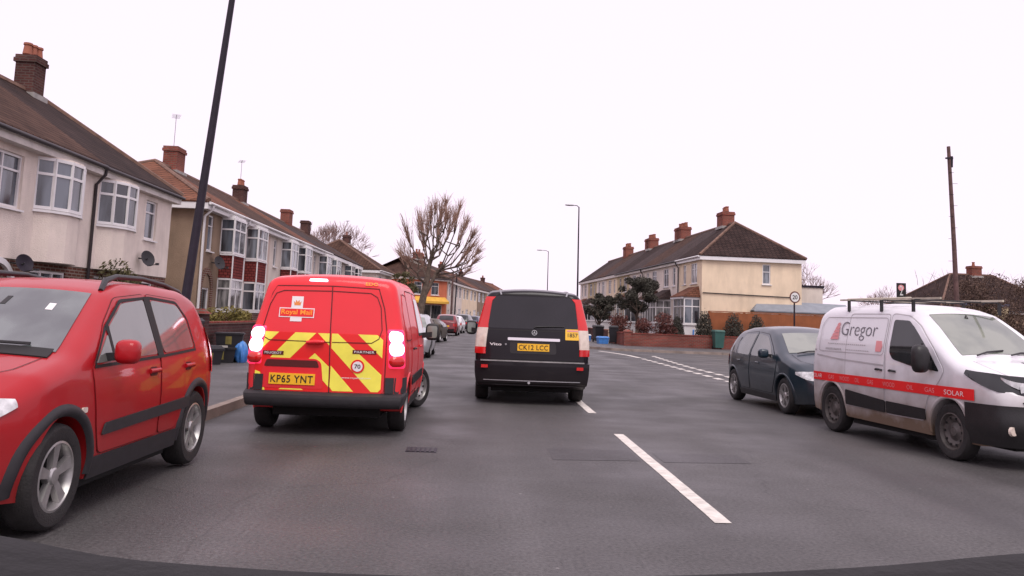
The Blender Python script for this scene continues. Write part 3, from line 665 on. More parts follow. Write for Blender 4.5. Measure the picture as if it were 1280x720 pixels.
# ---- black people carrier ------------------------------------------------------
def black_van():
    L, W = 4.75, 1.93
    top = [(0, 1.84), (.3, 1.88), (2.6, 1.89), (3.1, 1.84), (3.4, 1.66), (3.95, 1.15), (4.15, 1.05), (4.6, .90), (4.75, .75)]
    T = [(.2, .93), (.5, .985), (.9, 1.0), (1.1, .985), (1.3, .96), (1.8, .83), (1.9, .80)]
    b = Body(L, W, top, [(0, .32), (.3, .25), (4.3, .2), (4.75, .25)], T, [(0, .985), (.6, 1), (3.6, 1), (4.75, .85)], re=.09, rt=.10, crown=.045,
             lr=[(.3, -.04), (.72, -.02), (1.1, .0), (1.75, .14), (1.9, .18)], br=.08, bf=.2, wheels=(.95, 4.02), ra=.38, wz=.33)
    XC = .90
    r = veh('people_carrier', 'black people carrier seen from behind with tinted rear window and chrome strip over its plate', 'van', XC+.03, 14.1+L/2, R(89.2))
    b.shell(r, 'black_paint'); f = b.rear(); Y = lambda X: -(X-XC)
    tg = patch([(Y(.06), .74), (Y(1.75), .74), (Y(1.72), 1.2), (Y(1.62), 1.80), (Y(.18), 1.80), (Y(.08), 1.2)], f, .010, 'tailgate', 'black_paint', r, rad=.05, step=.12)
    stroke([(Y(.045), .73), (Y(1.765), .73), (Y(1.735), 1.2), (Y(1.63), 1.815), (Y(.17), 1.815), (Y(.065), 1.2)], .014, f, .004, 'door_gap_line', 'seal', tg, closed=True)
    rw = patch([(Y(.13), 1.25), (Y(1.68), 1.25), (Y(1.60), 1.785), (Y(.20), 1.785)], f, .014, 'rear_window', 'glassB', tg, rad=.06, step=.12)
    MB().tube([f(Y(.92), 1.265, .03), f(Y(.94), 1.285, .04), f(Y(1.25), 1.30, .035), f(Y(1.42), 1.30, .03)], [.022, .014, .010, .008], 6).build('wiper', 'black', rw)
    patch([(Y(.48), 1.055), (Y(1.35), 1.055), (Y(1.35), 1.10), (Y(.48), 1.10)], f, .030, 'chrome_strip', 'chrome', tg, rad=.012)
    patch([(Y(.52), .84), (Y(1.30), .84), (Y(1.28), 1.04), (Y(.52), 1.04)], f, .013, 'plate_recess', 'greyplastic', tg, rad=.05)
    numplate('CK12 LCC', f, (Y(.91), .945), .53, .12, r)
    # star in ring emblem
    ring = MB(); n = 24
    for i in range(n):
        a0, a1 = 2*math.pi*i/n, 2*math.pi*(i+1)/n
        ring.quad(*[f(Y(.92)+q*math.cos(a), 1.19+q*math.sin(a), .022) for a, q in ((a0, .035), (a1, .035), (a1, .045), (a0, .045))])
    for i in range(3):
        a = math.pi/2+2*math.pi*i/3; p = lambda q, d: f(Y(.92)+q*math.cos(a+d), 1.19+q*math.sin(a+d), .022)
        ring.add([p(.0, 0), p(.01, -1.0), p(.038, 0), p(.01, 1.0)], [(0, 1, 2, 3)])
    ring.build('star_badge', 'metal', tg)
    lettering('Vito', lambda a, q: f(Y(.18+.20*a), .96+.042*q, .016), 'lettering', 'white_ink', tg, bold=.02)
    MB().lathe([(.001, 0), (.016, 0), (.016, .03)], n=12, axis='X', c=(f(Y(.45), .985, .045)[0], Y(.45), .985)).build('lock', 'metal', tg)
    tx = patch([(Y(1.44), 1.085), (Y(1.69), 1.085), (Y(1.69), 1.265), (Y(1.44), 1.265)], f, .018, 'taxi_plate', 'taxi_yellow', r, rad=.01, step=.2)
    for t, xa, wd_, zz, h, m_ in (('1857', 1.48, .17, 1.135, .065, 'ink'),):
        lettering(t, lambda a, q: f(Y(xa+wd_*a), zz+h*q, .0205), 'lettering', m_, tx, bold=.01)
    patch([(Y(1.47), 1.225), (Y(1.66), 1.225), (Y(1.66), 1.25), (Y(1.47), 1.25)], f, .0205, 'plate_heading', 'pink_ink', tx, skirt=.003)
    for sg in (1, -1):
        s2 = b.side(sg)
        for z0, z1, m_ in ((.82, .93, 'lamp_red'), (.93, 1.25, 'lamp_white'), (1.25, 1.77, 'lamp_red')):
            mb = MB()
            def wrap(a, q, sg=sg):
                z = z0+(z1-z0)*q; off = .028-.03*max(0, abs(2*a-1)-.75)/.25; wi = .085 if z < 1.25 else .085-.065*(z-1.25)/.5
                if a < .6: return f(sg*((b.S(0, z)-wi)+wi*a/.6), z, off)
                u = (a-.6)/.4*.09; return b.deform(u, sg*(b.S(u, z)+off*.8), z, -off*(1-a))
            mb.grid(wrap, 10, 8); mb.build('tail_lamp', m_, r, smooth=60)
        MB().box(-L/2-.075, -L/2-.03, sg*.79-.055, sg*.79+.055, .595, .645).build('reflector', 'lamp_red', r)
        for i, c in enumerate(b.wheels): wheel(r, c-L/2, sg*(.955-.13), .33, .33, .225, 'cap', sg=sg)
        mirror_(r, 3.35-L/2, sg*(b.S(3.35, 1.2)), 1.2, sg, 'black', size=(.10, .11, .13))
        patch([(1.1, 1.2), (3.3, 1.2), (3.0, 1.72), (1.1, 1.75)], s2, .006, 'side_window', 'glassB', r, rad=.08)
        patch([(.3, 1.2), (.98, 1.2), (.98, 1.75), (.45, 1.74)], s2, .006, 'side_window', 'glassB', r, rad=.08)
        rail = MB(); rail.tube([s2(.15, 1.80, -.05), s2(.3, 1.88, -.09), s2(.7, 1.90, -.1), s2(2.9, 1.90, -.1), s2(3.05, 1.86, -.09)], .018, 6); rail.build('roof_rail', 'metal', r, smooth=60)
    bp = MB()
    prof = [(.33, .0), (.36, .04), (.42, .055), (.62, .075), (.70, .075), (.715, .0)]
    def bf_(a, q):
        i = q*(len(prof)-1); j = min(int(i), len(prof)-2); t = i-j; z = prof[j][0]*(1-t)+prof[j+1][0]*t; o = prof[j][1]*(1-t)+prof[j+1][1]*t
        if a < .15: u = .5*(1-a/.15); return b.deform(u, b.S(u+.08, z)+.012, z, -o*a/.15)
        if a > .85: u = .5*(a-.85)/.15; return b.deform(u, -(b.S(u+.08, z)+.012), z, -o*(1-a)/.15)
        y = (b.hw*b.plan(0)*b.T(z)+.008)*(1-2*(a-.15)/.7); return b.deform(0, y, z, -o)
    bp.grid(bf_, 40, 10); bm_ = bp.build('rear_bumper', 'black_paint', r, smooth=35)
    MB().box(-L/2-.078, -L/2+.0, -.86, .86, .706, .724).build('bumper_step', 'alloy', bm_)
    stroke([(-.80, .40), (.80, .40)], .012, lambda y, z, o: f(y, z, o+.055), .012, 'bumper_seam', 'metal', bm_)
    stroke([(Y(.10), 1.22), (Y(1.71), 1.22)], .012, f, .0125, 'tailgate_crease', 'seal', tg)
    MB().tube([(-L/2-.02, .05, .36), (-L/2-.09, .05, .37)], .022, 8).build('towing_eye', 'metal', r)
    patch([(3.45, -.9), (4.0, -.93), (4.0, .93), (3.45, .9)], b.topf(), .006, 'windscreen', 'glassW', r)
    return r
# ---- generic front end pieces ------------------------------------------------
def headlamp(b, parent, sg, y0, y1, z0, z1, wrap=.35, shape=None, m='headlamp', off=.012, zup=.0):
    """lens that runs from the nose round the corner; y from inner to the edge, then along the flank"""
    mb = MB()
    def fn(a, q):
        h = 1-abs(2*q-1)*0; z = z0+(z1-z0)*q
        if a < .5:
            t = a/.5; y = y0+(b.S(b.L, z)-y0)*t; zz = z0+(z1-z0)*q+zup*a*.5
            return b.deform(b.L, sg*y, zz, off)
        t = (a-.5)/.5; u = b.L-wrap*t; zc = z0+(z1-z0)*.62; zz = zc+(z-zc)*(1-.75*t)+zup*(.25+t*.75)
        return b.deform(u, sg*(b.S(u, zz)+off), zz, off*(1-t))
    mb.grid(fn, 14, 6); return mb.build('headlight', m, parent, smooth=60)
# ---- white van ------------------------------------------------------------------
def white_van():
    L, W = 4.25, 1.60
    top = [(0, 1.66), (.25, 1.75), (1.5, 1.78), (2.15, 1.75), (2.48, 1.67), (2.8, 1.49), (3.26, 1.19), (3.42, 1.12), (3.85, 1.04), (4.1, .93), (4.25, .80)]
    T = [(.2, .93), (.42, .985), (.75, 1.0), (1.1, .985), (1.25, .96), (1.7, .82), (1.85, .78)]
    b = Body(L, W, top, [(0, .30), (.3, .26), (3.9, .22), (4.3, .26)], T, [(0, .97), (.6, 1), (3.3, 1), (3.9, .96), (4.3, .84)], re=.12, rt=.13, crown=.03,
             lr=[(.3, 0), (.9, 0), (1.7, .10)], lf=[(.2, .05), (.45, 0), (.7, 0), (1.0, .06)], br=.06, bf=.26, wf=.9, wheels=(.66, 3.28), ra=.37, wz=.32, sm=.06)
    r = veh('white_works_van', 'white works van with red stripe along its side and bars on its roof', 'van', 0, 0, 0)
    b.shell(r, 'white_paint')
    for sg in (1, -1):
        s2 = b.side(sg)
        dd = patch([(2.02, .40), (2.80, .40), (2.88, .66), (3.08, .84), (3.20, 1.00), (2.98, 1.24), (2.64, 1.50), (2.40, 1.62), (2.04, 1.65)], s2, .007, 'front_door', 'white_paint', r, rad=.06)
        stroke(rounded([(2.01, .39), (2.81, .39), (2.89, .66), (3.09, .84), (3.21, 1.00), (2.99, 1.25), (2.65, 1.51), (2.40, 1.63), (2.03, 1.66)], .06), .012, s2, .003, 'door_gap_line', 'greyshade', dd, closed=True)
        patch([(2.10, 1.16), (2.18, 1.08), (2.55, 1.02), (3.12, .98), (2.92, 1.20), (2.60, 1.45), (2.42, 1.57), (2.10, 1.58)], s2, .013, 'side_window', 'glassC', dd, rad=.04, step=.08)
        stroke([(2.78, 1.01), (2.76, 1.30)], .028, s2, .016, 'window_bar', 'black', dd)
        MB().tube([s2(2.10, .93, .012), s2(2.16, .94, .04), s2(2.25, .93, .012)], .014, 6).build('door_handle', 'black', dd, smooth=50)
        sl_ = patch([(1.05, .42), (1.98, .42), (1.98, 1.64), (1.05, 1.64)], s2, .006, 'sliding_door', 'white_paint', r, rad=.06)
        stroke(rounded([(1.04, .41), (1.99, .41), (1.99, 1.65), (1.04, 1.65)], .06), .012, s2, .003, 'door_gap_line', 'greyshade', sl_, closed=True)
        MB().tube([s2(1.80, .93, .012), s2(1.86, .94, .04), s2(1.95, .93, .012)], .014, 6).build('door_handle', 'black', sl_, smooth=50)
        stroke([(.25, 1.06), (.9, 1.02), (1.98, .99)], .02, s2, .012, 'door_rail', 'greyshade', r)
        stroke(rounded([(.30, 1.12), (1.96, 1.12), (1.96, 1.60), (.42, 1.60), (.30, 1.48)], .05), .010, s2, .012, 'panel_crease', 'greyshade', r, closed=True)
        rs = patch([(.04, .70), (3.72, .70), (3.72, .825), (.04, .815)], s2, .0155, 'side_stripe', 'chev_red', r, step=.12, skirt=.004)
        fl = (lambda a: a) if sg == -1 else (lambda a: 1-a)
        items = [('SOLAR', .12, .30), ('GAS', .62, .15), ('WOOD', .92, .26), ('OIL', 1.32, .11), ('GAS', 1.62, .14), ('WOOD', 1.98, .26), ('OIL', 2.50, .13), ('GAS', 2.86, .18), ('SOLAR', 3.22, .34)]
        for t, x0_, wd_ in items:
            lettering(t, lambda a, q: s2((x0_+wd_*a) if sg == -1 else (x0_+wd_*(1-a)), .732+.055*q, .018), 'lettering', 'pink_ink' if t != 'SOLAR' else 'white_ink', rs, bold=-.01)
        lettering('Gregor', lambda a, q: s2((.86+.90*a) if sg == -1 else (.86+.90*(1-a)), 1.29+.25*q, .0125), 'lettering', 'grey_ink', r, bold=-.012)
        pr = MB()   # two lines of print too small to read: rows of short dashes
        for x0_, x1_, z_, h_, st in ((.55, 1.55, 1.225, .012, .05), (.50, .95, 1.145, .026, .04), (1.05, 1.65, 1.15, .012, .045)):
            n_ = int((x1_-x0_)/st)
            for i in range(n_):
                xa = x0_+st*i; pr.quad(s2(xa, z_, .0125), s2(xa+st*.72, z_, .0125), s2(xa+st*.72, z_+h_, .0125), s2(xa, z_+h_, .0125))
        pr.build('small_print', 'greyshade', r)
        mb = MB()   # pale red sail shaped mark made of strips
        for i in range(5):
            z0 = 1.29+.048*i; a0 = .60+.030*i; a1 = .82-.004*i
            X_ = (lambda v: v) if sg == -1 else (lambda v: v)
            mb.quad(s2(a0, z0, .0125), s2(a1, z0, .0125), s2(a1, z0+.043, .0125), s2(a0+.03, z0+.043, .0125))
        mb.build('sail_emblem', 'pink_ink', r)
        patch([(1.78, 1.16), (1.90, 1.16), (1.93, 1.23), (1.90, 1.30), (1.78, 1.30)], s2, .0125, 'approval_badge', 'pink_ink', r, skirt=.003)
        patch([(.16, 1.12), (.22, 1.12), (.22, 1.14), (.16, 1.14)], s2, .01, 'fuel_flap', 'greyshade', r)
        patch([(1.06, .42), (2.00, .40), (2.00, .55), (1.06, .62)], s2, .018, 'side_moulding', 'black', r, rad=.02)
        patch([(2.03, .40), (2.84, .40), (2.84, .53), (2.03, .55)], s2, .018, 'side_moulding', 'black', r, rad=.02)
        for c in b.wheels: arc(b, sg, c, .365, .41, 'white_paint', r, .015)
        headlamp(b, r, sg, .44, .75, .76, .96, wrap=.62, m='glassC', zup=.13); headlamp(b, r, sg, .52, .75, .82, .90, wrap=.16, m='headlamp', off=.018, zup=.10)
        mb = MB(); mb.grid(lambda a, q: b.deform(L-.02-.20*a, sg*(b.S(L-.02-.20*a, .86)+.014), .845+.07*q+.03*a, .006), 5, 4)
        mirror_(r, 2.95-L/2, sg*(b.S(2.95, 1.1)), 1.12, sg, 'black', size=(.11, .11, .15))
        for i, c in enumerate(b.wheels): wheel(r, c-L/2, sg*(.80-.12), .32, .32, .2, 'steel', sg=sg)
        for zz, y in ((.30, .55),):
            MB().lathe([(.001, 0), (.045, 0), (.055, -.03)], n=16, axis='X', c=(L/2-.12, sg*.62, .42)).build('fog_lamp', 'lamp_white', r)
    fr = b.front()
    gr = patch([(-.52, .70), (.52, .70), (.48, .93), (-.48, .93)], fr, .012, 'grille', 'black', r, rad=.05)
    for z in (.76, .82, .88): stroke([(-.47, z), (.47, z)], .016, fr, .024, 'grille_bar', 'chrome', gr)
    bp = MB()
    def bf_(a, q):
        z = .24+.44*q; o = .05*math.sin(math.pi*min(1, q*1.15)*.9)+.012
        if a < .25: u = L-.62*(1-a/.25); zz = min(z, .24+.40*q); return b.deform(u, b.S(u, zz)+.018, zz, o*a/.25)
        if a > .75: u = L-.62*(a-.75)/.25; return b.deform(u, -(b.S(u, z)+.018), z, o*(1-a)/.25)
        return b.deform(L, b.S(L, z)*(1-2*(a-.25)/.5), z, o)
    bp.grid(bf_, 44, 10); bmp = bp.build('front_bumper', 'black', r, smooth=45)
    patch([(-.26, .475), (.26, .475), (.26, .585), (-.26, .585)], lambda y, z, o: fr(y, z, o+.05), .02, 'number_plate', 'plate_white', r)
    ws = patch([(2.53, -.90), (3.29, -.93), (3.29, .93), (2.53, .90)], b.topf(), .008, 'windscreen', 'glassG', r, step=.1)
    for y0_ in (-.7, .05):
        MB().tube([b.topf()(3.36, y0_, .03), b.topf()(3.29, y0_+.3, .03), b.topf()(3.24, y0_+.72, .02)], .011, 5).build('wiper', 'black', ws)
    t = b.topf()
    patch([(3.55, .02), (3.85, .08), (3.85, .36), (3.58, .38)], lambda x, y, o: t(x, y, o), .004, 'bonnet_sticker', 'ink', r, skirt=.002)
    stroke([(3.44, -.86), (3.82, -.88), (4.13, -.7)], .010, t, .004, 'bonnet_seam', 'greyshade', r); stroke([(3.44, .86), (3.82, .88), (4.13, .7)], .010, t, .004, 'bonnet_seam', 'greyshade', r)
    MB().lathe([(.001, .05), (.012, .03), (.03, 0)], n=10, c=(t(2.62, 0, 0)[0], 0, t(2.62, 0, 0)[2])).build('aerial_base', 'black', r)
    # roof bars with pipe carrier
    for x in (.95, 1.75, 2.45):
        MB().tube([(x-L/2, -.66, 1.78), (x-L/2, -.64, 1.835), (x-L/2, .64, 1.835), (x-L/2, .66, 1.78)], .010, 8).build('roof_bar', 'black', r)
        for q_ in (-.66, .66): MB().box(x-L/2-.013, x-L/2+.013, q_-.02, q_+.02, 1.68, 1.835).build('bar_foot', 'black', r)
    for y in (-.55, .38):
        MB().box(.55-L/2, 2.85-L/2, y-.014, y+.014, 1.838, 1.862).build('carrier_rail', 'ladder', r)
    MB().tube([(.35-L/2, -.30, 1.87), (1.9-L/2, -.30, 1.87)], .018, 8).build('carrier_tube', 'ladder', r)
    return r
# ---- hatchback ---------------------------------------------------------------
def hatchback(name, label, cat, paint, detail=True, L=3.98, W=1.72, group=None, H=1.43, glassw='glassG'):
    h = H-1.43; wb0 = .70*L/3.98; wb1 = 3.10*L/3.98; q = L/3.98
    X = lambda v: v*q
    top = [(0, .95), (X(.10), .98+h*.4), (X(.30), 1.16+h*.6), (X(.62), 1.34+h), (X(1.1), 1.41+h), (X(1.6), 1.43+h), (X(2.0), 1.40+h), (X(2.3), 1.30+h), (X(2.95), .98+h*.4), (X(3.1), .93+h*.3), (X(3.6), .83+h*.2), (X(3.85), .72+h*.1), (L, .60)]
    T = [(.15, .92), (.4, .985), (.65, 1.0), (.85, .985), (.98, .95), (1.3+h, .77), (1.45+h, .70)]
    b = Body(L, W, top, [(0, .30), (.3, .22), (L-.4, .19), (L, .23)], T, [(0, .86), (X(.5), .97), (X(1.2), 1), (X(2.9), 1), (X(3.5), .96), (L, .80)], re=.13, rt=.09, crown=.03,
             lr=[(.3, .03), (.5, 0), (.9, .04)], lf=[(.2, .05), (.4, 0), (.6, .02), (.8, .1)], br=.16, bf=.24, wr=.7, wf=.9, wheels=(wb0, wb1), ra=.345, wz=.30, sm=.08)
    r = veh(name, label, cat, 0, 0, 0, group=group)
    b.shell(r, paint)
    zb_ = .90+h*.5
    for sg in (1, -1):
        s2 = b.side(sg)
        Z = lambda v: v+h*(v-.6)/.8
        if detail:
            for pts, nm in (([(X(1.62), .30), (X(2.62), .30), (X(2.80), .62), (X(2.84), Z(.86)), (X(2.52), Z(1.08)), (X(2.10), Z(1.30)), (X(1.64), Z(1.33))], 'front_door'),
                            ([(X(1.05), .42), (X(1.16), .30), (X(1.58), .30), (X(1.60), Z(1.34)), (X(.98), Z(1.30)), (X(.78), Z(1.10)), (X(.80), .80), (X(.98), .62)], 'rear_door')):
                d = patch(pts, s2, .007, nm, paint, r, rad=.05); stroke(rounded(pts, .05), .014, s2, .004, 'door_gap_line', 'seal', d, closed=True)
                hx = max(p[0] for p in pts)-(.98 if nm == 'front_door' else .66)*q+.06
                MB().tube([s2(hx, Z(.78), .01), s2(hx+.06, Z(.79), .032), s2(hx+.16, Z(.785), .01)], .013, 6).build('door_handle', paint, d, smooth=50)
        else: d = r
        patch([(X(1.66), zb_), (X(2.66), Z(.90)), (X(2.40), Z(1.10)), (X(2.08), Z(1.265)), (X(1.66), Z(1.30))], s2, .013, 'side_window', 'glassC' if not detail else 'glassS', d, rad=.04)
        patch([(X(.96), zb_+.01), (X(1.56), zb_), (X(1.56), Z(1.30)), (X(1.02), Z(1.27)), (X(.90), Z(1.12))], s2, .013, 'side_window', 'glassC' if not detail else 'glassS', d, rad=.04)
        if detail: patch([(X(.48), zb_+.03), (X(.86), zb_+.02), (X(.80), Z(1.12)), (X(.84), Z(1.22)), (X(.66), Z(1.16))], s2, .010, 'quarter_window', 'glassC', r, rad=.03)
        if detail:
            mb = MB()
            for c in b.wheels: arc(b, sg, c, .34, .375, paint, r, .012)
            patch([(X(1.05), .17), (X(2.75), .17), (X(2.75), .27), (X(1.05), .27)], s2, .010, 'sill', 'black', r)
            mirror_(r, X(2.55)-L/2, sg*(b.S(X(2.55), .95)), Z(.97), sg, paint, size=(.09, .09, .075))
        headlamp(b, r, sg, .40, .6, .58+h*.2, .74+h*.2, wrap=.34, m='headlamp', zup=.02)
        # tail lamps
        mb = MB(); mb.grid(lambda a, c: (b.deform(0, sg*(b.S(0, .8)-.10+.10*a*2), .66+.2*c, .0-.015) if a < .5 else b.deform((a-.5)*.3, sg*(b.S((a-.5)*.3, .66+.2*c)+.012), .66+.2*c)), 8, 4)
        mb.build('tail_lamp', 'lamp_red', r, smooth=60)
        for c in b.wheels: wheel(r, c-L/2, sg*(W/2-.12), .30, .30, .18, 'star' if detail else 'cap', sg=sg)
    fr = b.front(); t = b.topf(); re_ = b.rear()
    ws = patch([(X(2.26), -.90), (X(2.93), -.92), (X(2.93), .92), (X(2.26), .90)], t, .006, 'windscreen', glassw, r)
    if detail:
        for y0_ in (-.75, .0): MB().tube([t(X(2.99), y0_, .025), t(X(2.93), y0_+.3, .03), t(X(2.90), y0_+.7, .02)], .011, 5).build('wiper', 'black', ws)
        gr = patch([(-.30, .53), (.30, .53), (.26, .63), (-.26, .63)], fr, .010, 'grille', 'black', r, rad=.04)
        patch([(-.42, .27), (.42, .27), (.42, .40), (-.42, .40)], fr, .010, 'air_intake', 'black', r, rad=.04)
        for sg in (1, -1): patch([(sg*.46, .34), (sg*.60, .34), (sg*.60, .40), (sg*.46, .40)], fr, .012, 'fog_lamp', 'lamp_white', r, rad=.02)
        stroke([(X(2.98), -.88), (X(3.4), -.86), (X(3.75), -.62)], .010, t, .003, 'bonnet_seam', 'seal', r); stroke([(X(2.98), .88), (X(3.4), .86), (X(3.75), .62)], .010, t, .003, 'bonnet_seam', 'seal', r)
        stroke([(-.62, .47), (.62, .47)], .012, fr, .004, 'bumper_line', 'seal', r)
    patch([(X(.16), -.86), (X(.60), -.88), (X(.60), .88), (X(.16), .86)], t, .006, 'rear_window', 'glassC', r)
    patch([(-.25, .405), (.25, .405), (.25, .515), (-.25, .515)], fr, .015, 'number_plate', 'plate_white', r)
    patch([(.25, .62), (-.25, .62), (-.25, .73), (.25, .73)], re_, .012, 'number_plate', 'plate_yellow', r)
    patch([(.72, .30), (-.72, .30), (-.72, .48), (.72, .48)], re_, .015, 'rear_bumper', 'black' if not detail else paint, r, rad=.04)
    return r
# ---- red crossover -------------------------------------------------------------
def crossover():
    L, W = 4.02, 1.74
    top = [(0, 1.00), (.08, 1.06), (.22, 1.30), (.40, 1.49), (.75, 1.555), (1.4, 1.585), (1.9, 1.57), (2.2, 1.50), (2.50, 1.33), (2.95, 1.08), (3.08, 1.04), (3.5, .97), (3.8, .86), (4.02, .70)]
    T = [(.15, .93), (.4, .985), (.7, 1.0), (.9, .99), (1.02, .965), (1.08, .94), (1.45, .79), (1.6, .74)]
    b = Body(L, W, top, [(0, .34), (.3, .28), (3.6, .24), (4.02, .28)], T, [(0, .90), (.5, .985), (1.2, 1), (2.9, 1), (3.5, .97), (4.02, .80)], re=.15, rt=.10, crown=.03,
             lr=[(.3, .04), (.5, 0), (.95, .03), (1.4, .05)], lf=[(.2, .05), (.45, 0), (.65, .01), (.9, .10)], br=.15, bf=.24, wr=.8, wf=.9, wheels=(.78, 3.16), ra=.375, wz=.335, sm=.07)
    r = veh('red_crossover_car', 'bright red small crossover car with roof rails, nearest car on the left', 'car', 0, 0, 0)
    r['label'] = 'bright red crossover car with dark roof rails and side moulding parked half on the pavement'
    b.shell(r, 'red_paint')
    for sg in (1, -1):
        s2 = b.side(sg)
        fd = [(1.68, .40), (2.66, .40), (2.74, .62), (2.82, .98), (2.50, 1.27), (2.20, 1.46), (1.70, 1.50)]
        rdp = [(1.20, .46), (1.30, .40), (1.64, .40), (1.66, 1.50), (.98, 1.47), (.74, 1.25), (.78, .92), (1.08, .74)]
        for pts, nm in ((fd, 'front_door'), (rdp, 'rear_door')):
            d = patch(pts, s2, .007, nm, 'red_paint', r, rad=.05); stroke(rounded(pts, .05), .012, s2, .004, 'door_gap_line', 'redshade', d, closed=True)
            hx = 1.74 if nm == 'front_door' else .98
            patch([(hx+.01, .865), (hx+.15, .865), (hx+.15, .935), (hx+.01, .935)], s2, .0095, 'handle_recess_shade', 'redshade', d, rad=.03, skirt=.003)  # dark patch paints the shade of the hollow behind the handle
            hd = MB().tube([s2(hx-.01, .90, .015), s2(hx+.05, .91, .045), s2(hx+.17, .905, .015)], .018, 8); hd.build('door_handle', 'red_paint', d, smooth=50)
            if nm == 'front_door':
                patch([(1.72, 1.03), (2.46, 1.02), (2.46, 1.24), (2.14, 1.42), (1.74, 1.455)], s2, .013, 'side_window', 'glassS', d, rad=.03)
                patch([(2.50, 1.02), (2.76, 1.01), (2.50, 1.20)], s2, .013, 'quarter_window', 'glassS', d, rad=.02)
                stroke([(2.48, 1.02), (2.48, 1.26)], .04, s2, .015, 'window_bar', 'seal', d)
            else: patch([(.88, 1.06), (1.58, 1.03), (1.60, 1.455), (1.05, 1.42), (.90, 1.28)], s2, .013, 'side_window', 'glassS', d, rad=.05)
        patch([(1.60, 1.02), (1.71, 1.02), (1.73, 1.47), (1.61, 1.47)], s2, .0145, 'door_pillar', 'seal', r)
        stroke([(.84, 1.035), (1.6, 1.01), (2.80, .99)], .022, s2, .014, 'window_strip', 'seal', r)
        stroke(rounded([(.84, 1.04), (.86, 1.30), (1.04, 1.445), (1.62, 1.475), (2.16, 1.44), (2.52, 1.24), (2.80, 1.0)], .04)[1:], .022, s2, .012, 'window_strip', 'seal', r)
        patch([(1.02, .55), (1.02, .55+.09), (2.62, .60), (2.66, .52)], s2, .022, 'side_moulding', 'greyplastic', r, rad=.02)
        patch([(1.20, .24), (2.76, .24), (2.74, .385), (1.22, .385)], s2, .014, 'sill', 'greyplastic', r)
        for c in b.wheels: arc(b, sg, c, .365, .445, 'greyplastic', r, .022)
        patch([(2.90, .70), (2.96, .70), (2.96, .735), (2.90, .735)], s2, .015, 'indicator', 'lamp_white', r, rad=.012)
        mirror_(r, 2.56-L/2, sg*(b.S(2.56, 1.05)+.0), 1.085, sg, 'red_paint', size=(.085, .085, .078))
        rail = MB(); zz = lambda x: b.zt(x)
        P_ = [s2(.45, 1.46, -.02), s2(.58, 1.545, -.02), s2(.85, 1.60, -.035), s2(1.3, 1.635, -.05), s2(1.8, 1.63, -.05), s2(2.02, 1.59, -.035), s2(2.16, 1.51, -.02)]
        rail.tube(P_, [.020, .026, .022, .02, .022, .026, .020], 8); rail.build('roof_rail', 'black', r, smooth=60)
        headlamp(b, r, sg, .45, .7, .68, .87, wrap=.28, m='headlamp', off=.016, zup=.03)
        mb = MB(); mb.grid(lambda a, c: b.deform(.02+.20*a, sg*(b.S(.02+.20*a, .80+.42*c)+.014), .80+.42*c), 6, 8); mb.build('tail_lamp', 'lamp_red', r, smooth=60)
        for i, c in enumerate(b.wheels): wheel(r, c-L/2, sg*(.87-.115), .335, .325, .2, 'alloy', sg=sg)
    t = b.topf(); fr = b.front()
    ws = patch([(2.24, -.90), (2.96, -.93), (2.96, .93), (2.24, .90)], t, .007, 'windscreen', 'glassW', r, step=.08)
    patch([(2.93, -.90), (3.06, -.92), (3.06, .92), (2.93, .90)], t, .010, 'scuttle', 'seal', r, step=.08)
    for y0_ in (-.05, -.75): MB().tube([t(3.0, y0_, .03), t(2.95, y0_+.35, .04), t(2.91, y0_+.72, .02)], .011, 5).build('wiper', 'black', ws)
    patch([(2.36, .03), (2.46, .03), (2.46, -.03), (2.36, -.03)], t, .010, 'interior_mirror', 'ink', ws)
    patch([(2.42, .60), (2.50, .60), (2.50, .52), (2.42, .52)], t, .010, 'paper_disc', 'white_ink', ws)
    for s_ in (-1, 1): stroke([(3.06, s_*.88), (3.4, s_*.84), (3.85, s_*.60)], .010, t, .003, 'bonnet_seam', 'redshade', r)
    gr = patch([(-.40, .60), (.40, .60), (.36, .76), (-.36, .76)], fr, .012, 'grille', 'black', r, rad=.04)
    patch([(-.6, .30), (.6, .30), (.5, .48), (-.5, .48)], fr, .012, 'air_intake', 'greyplastic', r, rad=.05)
    patch([(-.25, .465), (.25, .465), (.25, .575), (-.25, .575)], fr, .025, 'number_plate', 'plate_white', r)
    patch([(.12, -.84), (.36, -.86), (.36, .86), (.12, .84)], t, .006, 'rear_window', 'glassC', r)
    patch([(.25, .80), (-.25, .80), (-.25, .91), (.25, .91)], b.rear(), .012, 'number_plate', 'plate_yellow', r)
    return r
